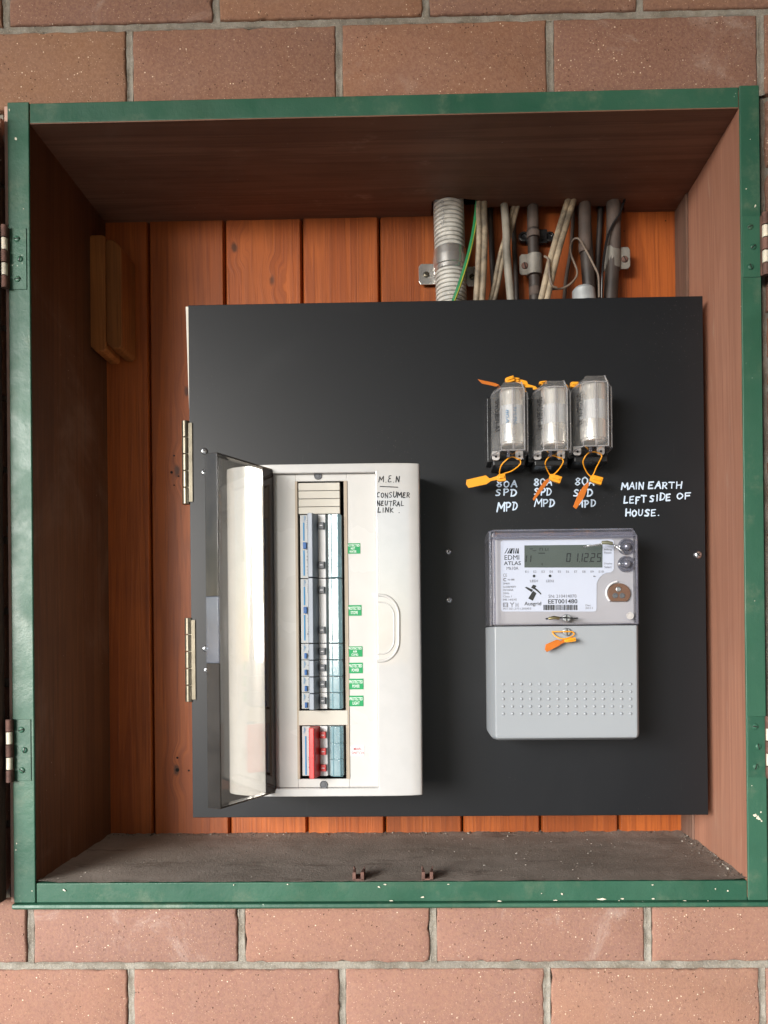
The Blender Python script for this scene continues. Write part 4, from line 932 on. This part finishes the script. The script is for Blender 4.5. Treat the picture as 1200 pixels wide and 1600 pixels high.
for k in range(7): t = math.radians(285-k*15); pl.append((912+95*math.cos(t)*.95, 462+100*math.sin(t)))
pl = [p for p in pl]
pl += [(824, 470), (824, 600)]
for k in range(1, 5): t = math.radians(k*22.5); pl.append((806+18*math.cos(t), 606+18*math.sin(t)))
for k in range(5): t = math.radians(90+k*22.5); pl.append((202+18*math.cos(t), 606+18*math.sin(t)))
fp = obj('faceplate', MB().xz([P7(*p) for p in pl], YD, YI-.0001), M['plate'], met, sm=0)
def t7(body, x0, x1, y0, y1, mat='kprint', off=0, sh=0, rot=0):
    a, b = q7(x0, y0), q7(x1, y1); return txt('lettering', body, a[0], b[0], a[1], b[1], YD-.0003, M[mat], fp, rot=rot, off=off, shear=sh)
t7('EDMI', 207, 305, 246, 277); t7('ATLAS', 203, 316, 287, 313, off=.008); t7('Mk10A', 221, 300, 323, 345, 'gprint')
t7('EET001480', 500, 694, 541, 570, off=.012); t7('SN: 210414070', 502, 688, 510, 531, 'gprint'); t7('Ausgrid', 340, 452, 558, 590, off=.008)
t7('LED1', 378, 430, 411, 427, 'gprint', .01); t7('LED2', 486, 537, 411, 427, 'gprint', .01); t7('Dec', 750, 785, 575, 588, 'gprint'); t7('2011', 748, 796, 594, 607, 'gprint')
t7('Billing', 874, 925, 202, 217, 'gprint'); t7('Reset', 876, 924, 222, 236, 'gprint'); t7('Display', 874, 928, 296, 311, 'gprint'); t7('Select', 876, 924, 318, 333, 'gprint')
for i in range(10): t7('E%d' % (i+1), 346+i*54.7, 366+i*54.7+(12 if i == 9 else 0), 349, 364, 'gprint')
t7('CE', 198, 223, 370, 390, 'gprint'); t7('N 688', 230, 273, 404, 416, 'gprint', .01)
for i, (t, w_) in enumerate((('3P4W', 44), ('3x230/400V', 86), ('10/100A', 68), ('50Hz', 40), ('Class 1', 56), ('IME 14/2/45', 90))): t7(t, 198, 198+w_, 430+i*21.5, 443+i*21.5, 'gprint')
t7('M11.021.2.F11.20500.E', 200, 385, 598, 611, 'gprint')
mk = MB()
def k7(poly, m=mk): m.xz([P7(*p, YD-.0003) for p in poly], YD-.00035, YD-.0001)
# striped emblem over EDMI: slanting wedges
for i in range(3):
    x = 207+i*17; k7([(x, 235), (x+5+i*3, 235), (x+24, 200), (x+19, 200)])
k7([(238, 235), (256, 235), (256, 200), (253, 200)]); k7([(264, 235), (270, 235), (274, 200), (268, 200)]); k7([(276, 235), (284, 235), (290, 200), (285, 200)]); k7([(288, 235), (303, 235), (301, 200), (297, 200)])
# figure emblem over Ausgrid
k7([(343, 463), (354, 458), (398, 478), (388, 494)]); k7([(385, 463), (398, 444), (415, 448), (420, 456), (402, 474)]); k7([(398, 484), (421, 502), (396, 552), (366, 536)])
k7([(404, 472), (412, 464), (428, 476), (445, 494), (454, 503), (450, 511), (440, 500)])
cr = random.Random(48)
x = 468.0
while x < 700:
    w_ = cr.choice((2.5, 2.5, 5, 7.5)); k7([(x, 579), (x+w_, 579), (x+w_, 614), (x, 614)]); x += w_ + cr.choice((2.5, 3, 5, 6))
for (cx, cy, r) in ((405, 386, 9.5), (512, 385, 9.5)): k7([(cx+r*math.cos(t*.524), cy+r*math.sin(t*.524)) for t in range(12)])
obj('printed_mark', mk, M['kprint'], fp, sm=0)
mk2 = MB()
for t in range(10):
    a0 = math.radians(40+t*28); a1 = math.radians(40+(t+1)*28); mk2.xz([P7(210+12*math.cos(a0), 410+12*math.sin(a0)), P7(210+12*math.cos(a1), 410+12*math.sin(a1)), P7(210+7*math.cos(a1), 410+7*math.sin(a1)), P7(210+7*math.cos(a0), 410+7*math.sin(a0))], YD-.00035, YD-.0001)
for (a, b, c, d) in ((198, 564, 230, 568), (198, 590, 230, 594), (198, 568, 202, 590), (226, 568, 230, 590), (204, 572, 224, 574), (204, 584, 224, 586), (204, 574, 206, 584), (222, 574, 224, 584), (255, 575, 259, 594), (282, 566, 285, 594), (296, 566, 299, 594), (285, 578, 296, 581), (802, 384, 812, 391), (813, 387, 819, 391)): k7([(a, b), (c, b), (c, d), (a, d)], mk2)
k7([(242, 564), (247, 562), (258, 574), (255, 578)], mk2); k7([(268, 562), (273, 564), (259, 578), (256, 575)], mk2)
obj('printed_symbol', mk2, M['gprint'], fp, sm=0)
# display
dm = obj('display', MB().xz([P7(340, 181), P7(862, 176), P7(862, 329), P7(340, 329)], YD-.0004, YD-.0001), M['lcd'], met, sm=0)
dg = MB()
def seg(cx, cy, w_, h_, which):
    t = 7.5; sl = .10
    S = {'a': (t*.4, 0, w_-t*.4, t), 'g': (t*.4, h_/2-t/2, w_-t*.4, h_/2+t/2), 'd': (t*.4, h_-t, w_-t*.4, h_), 'f': (0, t*.3, t, h_/2-1), 'e': (0, h_/2+1, t, h_-t*.3), 'b': (w_-t, t*.3, w_, h_/2-1), 'c': (w_-t, h_/2+1, w_, h_-t*.3)}
    for q in which:
        a, b, c, d = S[q]; dg.xz([P7(cx+x_+(h_-y_)*sl, cy+y_, YD-.0006) for x_, y_ in ((a, b), (c, b), (c, d), (a, d))], YD-.00062, YD-.0005)
seg(618, 232, 30, 60, 'abcdef'); seg(668, 232, 30, 60, 'bc'); seg(716, 232, 30, 60, 'bc') if False else None
seg(698, 232, 30, 60, 'bc'); seg(736, 232, 30, 60, 'abged'); seg(780, 232, 30, 60, 'abged'); seg(822, 232, 30, 60, 'afgcd')
for x in (672+34, 774): dg.xz([P7(x, 288, YD-.0006), P7(x+6, 288, YD-.0006), P7(x+6, 294, YD-.0006), P7(x, 294, YD-.0006)], YD-.00062, YD-.0005)
seg(330, 246, 24, 48, 'bc'); seg(360, 246, 24, 48, 'bc')
for (a, b, c, d) in ((375, 202, 398, 206), (395, 214, 420, 218), (442, 198, 446, 216), (460, 198, 464, 216), (478, 198, 482, 216), (496, 198, 500, 216), (446, 198, 456, 201), (482, 212, 492, 215), (434, 230, 478, 236), (455, 302, 463, 308), (457, 308, 461, 314)): dg.xz([P7(p, q, YD-.0006) for p, q in ((a, b), (c, b), (c, d), (a, d))], YD-.00062, YD-.0005)
obj('display_segment', dg, M['kprint'], dm, sm=0, kind='stuff')
# buttons
for (cx, cy) in ((1022, 190), (1020, 306)):
    c = U(*q7(cx, cy), YI); r_ = SZ(56*.2333, YI)
    b_ = obj('push_button', MB().rev((c.x, YI, c.z), (0, -1, 0), [(0, r_), (.003, r_*.95), (.0035, r_*.8), (.001, r_*.72), (.001, r_*.5), (.006, r_*.46), (.0075, r_*.3), (.008, 0.0002)], 28), M['clear_edge'], met, sm=30)
    obj('button_cap', MB().rev((c.x, YI-.001, c.z), (0, -1, 0), [(0, r_*.42), (.0045, r_*.40), (.006, r_*.2), (.0062, 0)], 20), M['zinc'], b_, sm=50)
# optical port
c = U(*q7(970, 505), YI); R1 = SZ(76*.2333, YI)
fr = MB()
pts = [(c.x+R1*math.cos(t)*1.0, c.z+R1*math.sin(t)*.92) for t in [math.radians(a) for a in range(-48, 229, 12)]]
obj('optical_port', MB().xz(pts, YI-.0035, YI-.0002), M['brown'], met, .0006)
pr = met.children[-1]
ar = MB().tube([(c.x-.0006+(R1+.0008)*math.cos(t), YI-.0020, c.z+.001+(R1+.0008)*math.sin(t)*.93) for t in [math.radians(a) for a in range(95, 235, 10)]], .0013, 8); obj('port_rim', ar, M['lwhite'], pr)
for (cx, cy, m_) in ((970, 474, 'zinc'), (949, 517, 'hole'), (996, 517, 'hole')):
    u_ = U(*q7(cx, cy), YI-.004); obj('port_pin', MB().rev((u_.x, YI-.0034, u_.z), (0, -1, 0), [(0, .0032), (.0009, .0030), (.0011, .0023), (.0003, .0019), (.0003, 0)], 16), M['zinc' if m_ == 'zinc' else 'dgrey'], pr)
u_ = U(*q7(1048, 652), YF); mb = MB()
mb.rev((u_.x, YF-.0001, u_.z), (0, -1, 0), [(0, .0044), (.0008, .0042), (.0009, .0034), (.0002, .0031), (.0002, 0)], 20); mb.box((u_.x-.0016, YF-.001, u_.z-.002), (u_.x+.0016, YF-.0003, u_.z+.002)); mb.box((u_.x-.0028, YF-.0012, u_.z-.0006), (u_.x+.0028, YF-.0004, u_.z+.0006))
obj('recycling_mark', mb, M['lug'], mc)
for (cx, cy, y) in ((620, 667, YF), (622, 760, .0148)):
    c = U(*q7(cx, cy), y); o = obj('sealing_screw', MB().rev((c.x, y, c.z), (0, -1, 0), [(-.002, .0046), (.003, .0046), (.0038, .004), (.0038, 0)], 18), M['zinc'], met, .0003)
    obj('screw_slot', MB().box((c.x-.0006, y-.0042, c.z-.0038), (c.x+.0006, y-.0037, c.z+.0038)), M['hole'], o)
# seals on the meter
def wire_seal(name, pts, r_, m, y, lab, extra):
    c = U(*pts[0], y); r = root('wire_seal', tuple(c), lab, 'seal', None)
    P = [tuple(U(a, b, y - .0015*math.sin(i*1.3))) for i, (a, b) in enumerate(pts)]
    for k in (-1, 1):
        obj('wire', MB().tube([(p[0], p[1]+.0007*k*math.cos(i*2.1), p[2]+.0006*k*math.sin(i*2.1)) for i, p in enumerate(crom(P, 6))], r_, 6), m, r, sm=60)
    a, b, rr, mm_ = extra; obj('crimp', MB().tube([tuple(U(*a, y-.002)), tuple(U((a[0]+b[0])/2, (a[1]+b[1])/2-1.2, y-.003)), tuple(U(*b, y-.002))], [rr*.8, rr, rr*.85], 10, flat=1), mm_, r, .0005)
M['brass'] = simple('dull_brass', (.42, .36, .20), .35, 1, .1, .2); M['seal_olive'] = simple('olive_seal', (.22, .22, .15), .45, .4, .1, .2)
wire_seal('w', [(912, 854.5), (922, 853), (935, 851), (945, 849), (955, 850), (962, 853), (969, 859), (974, 863)], .0006, M['zinc'], .004, 'twisted silver wire seal across the top right corner of the display', ((940, 848), (957, 849.5), .0024, M['seal_olive']))
wire_seal('w', [(853, 967), (862, 966), (874, 965.5), (885, 965), (895, 966), (903, 966)], .0006, M['black'], .006, 'dull brass wire seal through the screw below the meter faceplate', ((857, 966.5), (874, 966), .0022, M['brass']))
seal([(863, 988, .012), (868, 994, .010), (878, 998, .008), (890, 996, .009), (897, 991, .011), (893, 987, .010), (876, 987, .0095), (862, 987, .011)], (890, 1000, 18, 6.5),
     [(852, 1007), (870, 999), (876, 1001), (882, 998), (884, 1003), (877, 1006), (873, 1009), (854, 1019), (851, 1015)], .006, 'orange seal on the lower screw of the grey meter cover, tag pointing down left', bdeg=8)

# ================================================================== CABLES AND CONDUITS BEHIND THE PANEL TOP
def run(pts, y=None): return crom([tuple(U(a, b, yy)) for a, b, yy in pts], 6)
def thing1(name, label_, cat, group=None, at_=None): return root(name, at_, label_, cat, group)
# corrugated conduit
p0, p1 = U(706, 492, .183), U(700, 296, .186); ax = (p1-p0); L = ax.length; pr_ = []; n = int(L/.0058); R0 = SZ(24, .185)
for i in range(n):
    t = i*L/n; pr_ += [(t, R0*.90), (t+.0012, R0*.90), (t+.0020, R0), (t+L/n-.0010, R0), (t+L/n-.0001, R0*.90)]
r = thing1('corrugated_conduit', 'wide pale grey corrugated conduit entering at the top left of the cable group', 'conduit', None, tuple(p0))
obj('ribbed_tube', MB().rev(p0, ax, pr_, 36), M['conduit'], r, sm=50)
txt('lettering', 'CLASS 25 HD', 688.5, 693.5, 313, 352, .183-R0-.0012, M['gprint'], r, rot=90)
# bright saddle
r = thing1('saddle_clamp', 'bright zinc saddle clamp around the corrugated conduit', 'clamp', 'conduit saddle clamps', tuple(U(703, 411, .2)))
c0, c1 = U(704, 427, .1835), U(703, 393, .1838); d_ = c1-c0
obj('band', MB().rev(c0, d_, [(0, R0*1.03), (.001, R0*1.07), (.006, R0*1.07), (.007, R0*1.13), (d_.length-.011, R0*1.13), (d_.length-.010, R0*1.07), (d_.length, R0*1.05)], 36), M['shiny'], r, sm=40)
for (pa, pb, qa, qb, sx) in ((654, 681, 413, 445, 666), (728, 744, 417, 448, 738)):
    a, b = U(pa, qa, .205), U(pb, qb, .205); s_ = obj('foot', MB().xz([(a.x+.003, b.z), (b.x, b.z), (b.x, a.z), (a.x+.003, a.z), (a.x, a.z-.004), (a.x, b.z+.004)], .2035, .2055), M['shiny'], r, .0008)
    screw_part(sx, (qa+qb)/2, .2033, 5, M['steel'], s_, dome=.4)
# green earth wire
r = thing1('earth_wire', 'thin green and yellow earth wire slanting across the corrugated conduit', 'wire', None, tuple(U(704, 470, .158)))
obj('green_sheath', MB().tube(run([(703, 485, .158), (718, 445, .155), (733, 395, .158), (742, 350, .17), (747, 300, .185)]), SZ(3.3, .16), 10), M['earth'], r, sm=60)
obj('yellow_stripe', MB().tube(run([(704.5, 485, .1555), (719.5, 445, .1525), (734.5, 395, .1555), (743.5, 350, .1675), (748.5, 300, .1825)]), SZ(.9, .16), 6), M['earthy'], r, sm=60)
def twin(pts, w, m, lab, grp='old yellowed twin cables', bend=.5):
    r = thing1('cable', lab, 'cable', grp, tuple(U(*pts[0]))); p = run(pts); rr = SZ(w*1.32, .17)/4
    obj('sheath', MB().tube([(q[0]-rr*.95, q[1], q[2]) for q in p], rr*1.08, 10).tube([(q[0]+rr*.95, q[1]+.0006, q[2]) for q in p], rr*1.08, 10).tube([(q[0], q[1]+rr*.1, q[2]) for q in p], rr*.72, 8), m, r, sm=60)
twin([(747, 490, .168), (751, 430, .166), (753, 365, .168), (752, 330, .175), (754, 292, .19)], 14, M['cable'], 'thick yellowed twin cable running straight down just right of the green wire')
twin([(762, 490, .185), (773, 455, .182), (784, 400, .18), (797, 355, .185), (812, 300, .2)], 10, M['cable'], 'yellowed twin cable slanting behind the smooth grey cable')
twin([(845, 490, .160), (853, 455, .158), (866, 400, .158), (882, 345, .168), (896, 300, .185)], 14, M['cable'], 'yellowed twin cable slanting up right between the clamped dark conduits')
r = thing1('cable', 'smooth grey round cable hanging in front of the slanting twin cable', 'cable', None, tuple(U(797, 480, .17)))
obj('sheath', MB().tube(run([(800, 490, .168), (797, 455, .165), (792, 400, .166), (791, 360, .17), (787, 315, .19), (781, 296, .2)]), SZ(6.2, .17), 12), M['cable_g'], r, sm=60)
def pipe(name, pts, w, m, lab, collars=()):
    r = thing1(name, lab, 'conduit', 'dark old conduits', tuple(U(*pts[0]))); obj('tube', MB().tube(run(pts), SZ(w*1.12, .19)/2, 16), m, r, sm=60)
    for (px, pa, pb, ww, mm_) in collars:
        a, b = U(px, pb, pts[0][2]-.001), U(px-.5, pa, pts[0][2]-.001); obj('collar', MB().tube([a, a+(b-a)*.08, a+(b-a)*.92, b], [SZ(ww, .19)/2*.9, SZ(ww, .19)/2, SZ(ww, .19)/2, SZ(ww, .19)/2*.9], 18), mm_, r, .0004)
    return r
for (lab, pts, w_, m_) in (('dark dusty cable deep behind the straight yellowed cable', [(774, 490, .203), (771, 440, .203), (768, 380, .204), (764, 296, .206)], 9, 'pipe'), ('dark dusty cable deep behind the smooth grey cable', [(808, 490, .202), (806, 430, .203), (803, 370, .204), (803, 296, .206)], 8, 'pipe'), ('dark cable at the back, right of the middle conduit', [(934, 490, .203), (933, 430, .203), (936, 370, .204), (940, 296, .206)], 9, 'pipe'), ('thin brown cable at the back between the slanting cable and the middle conduit', [(880, 490, .204), (884, 440, .204), (893, 380, .205), (897, 296, .206)], 6, 'collar')):  # added dark cables stand in for the shade behind the others
    r = thing1('cable', lab, 'cable', 'dark cables at the very back', tuple(U(*pts[0]))); obj('sheath', MB().tube(run(pts), SZ(w_, .2)/2, 10), M[m_], r, sm=60)
pipe('conduit', [(836, 490, .192), (835, 430, .192), (833, 370, .193), (832, 296, .196)], 16, M['pipe'], 'slim dark conduit with a brown collar, left of the three dark pipes', ((833.5, 362, 372, 21, M['collar']), (833, 322, 358, 17.5, M['collar']), (835.5, 449, 463, 17.5, M['collar'])))
pipe('conduit', [(924, 490, .190), (919, 430, .190), (915, 370, .192), (910, 296, .196)], 18, M['pipe'], 'middle dark conduit ending in a pale grey bushing at the panel edge', ((914, 318, 395, 20, M['collar']),))
rr_ = C.objects[-1].parent
mb = MB(); a, b = U(913, 474, .176), U(911, 449, .176); mb.tube([a, a+(b-a)*.8, b], [.0165, .0155, .011], 14, flat=1); obj('bushing', mb, M['lead'], rr_, .001)
pipe('conduit', [(953, 490, .188), (956, 430, .188), (958, 370, .190), (962, 296, .196)], 20, M['pipe'], 'right and thickest dark conduit held by a saddle at its right', ((959, 312, 392, 22, M['collar']),))
for (lab, pa, pb, qa, qb, cx, cw, side, sx) in (('dull grey saddle clamp on the left dark conduit, its foot to the left', 811, 847, 399, 431, 835, 25, -1, 820), ('dull grey saddle clamp on the right dark conduit, its foot to the right', 945, 984, 388, 422, 957, 26, 1, 976)):
    r = thing1('saddle_clamp', lab, 'clamp', 'conduit saddle clamps', tuple(U(cx, qb, .2))); rb = SZ(cw/2, .19)
    a, b = U(cx, qb, .190), U(cx, qa, .190); obj('band', MB().tube([a, b], rb, 20), M['galv'], r, .001)
    if side < 0: e0, e1 = U(pa, qa, .19), U(cx, qb, .19)
    else: e0, e1 = U(cx, qa, .19), U(pb, qb, .19)
    f = obj('foot', MB().xz([(e0.x, e1.z+(.003 if side < 0 else 0)), (e0.x+.003, e1.z), (e1.x-.003, e1.z), (e1.x, e1.z+.004), (e1.x, e0.z-.004), (e1.x-.003, e0.z), (e0.x+.003, e0.z), (e0.x, e0.z-.003)], .186, .189), M['galv'], r, .001)
    screw_part(sx, (qa+qb)/2, .1858, 5.5, M['rust'], f, dome=.4)
r = thing1('saddle_clamp', 'small black plastic saddle half hidden behind the left dark conduit', 'clamp', 'conduit saddle clamps', tuple(U(835, 376, .2)))
mb = MB()
for px in (818, 858):
    mb.rev(U(px, 372, .206), (0, -1, 0), [(0, SZ(9, .2)), (.005, SZ(8, .2)), (.0055, SZ(5, .2)), (.002, SZ(4.5, .2)), (.002, 0)], 16)
a, b = U(822, 384, .207), U(854, 362, .207); mb.box((a.x, .2, a.z), (b.x, .207, b.z)); obj('bracket', mb, M['black'], r, .0008)
for (lab, pts, w_) in (('thin old wire looping between the middle and left dark conduits', [(862, 452, .175), (880, 450, .175), (895, 440, .176), (902, 425, .178), (893, 400, .18), (891, 385, .18), (896, 374, .178), (905, 374, .176), (915, 390, .172), (928, 415, .17), (935, 432, .17), (936, 465, .172)], 1.7),
    ('short thin wire curled around the slanting twin cable', [(850, 400, .15), (857, 406, .150), (858, 425, .150), (862, 445, .152), (870, 450, .155)], 1.9),
    ('thin dark wire clinging to the right dark conduit', [(976, 312, .18), (968, 335, .174), (958, 350, .174), (949, 372, .174), (944, 400, .172), (941, 430, .17), (940, 470, .175)], 2.0)):
    r = thing1('loose_wire', lab, 'wire', 'thin loose wires', tuple(U(*pts[0]))); obj('strand', MB().tube(run(pts), SZ(w_, .17), 8), M['wire'] if 'dark wire' not in lab else M['black'], r, sm=60)
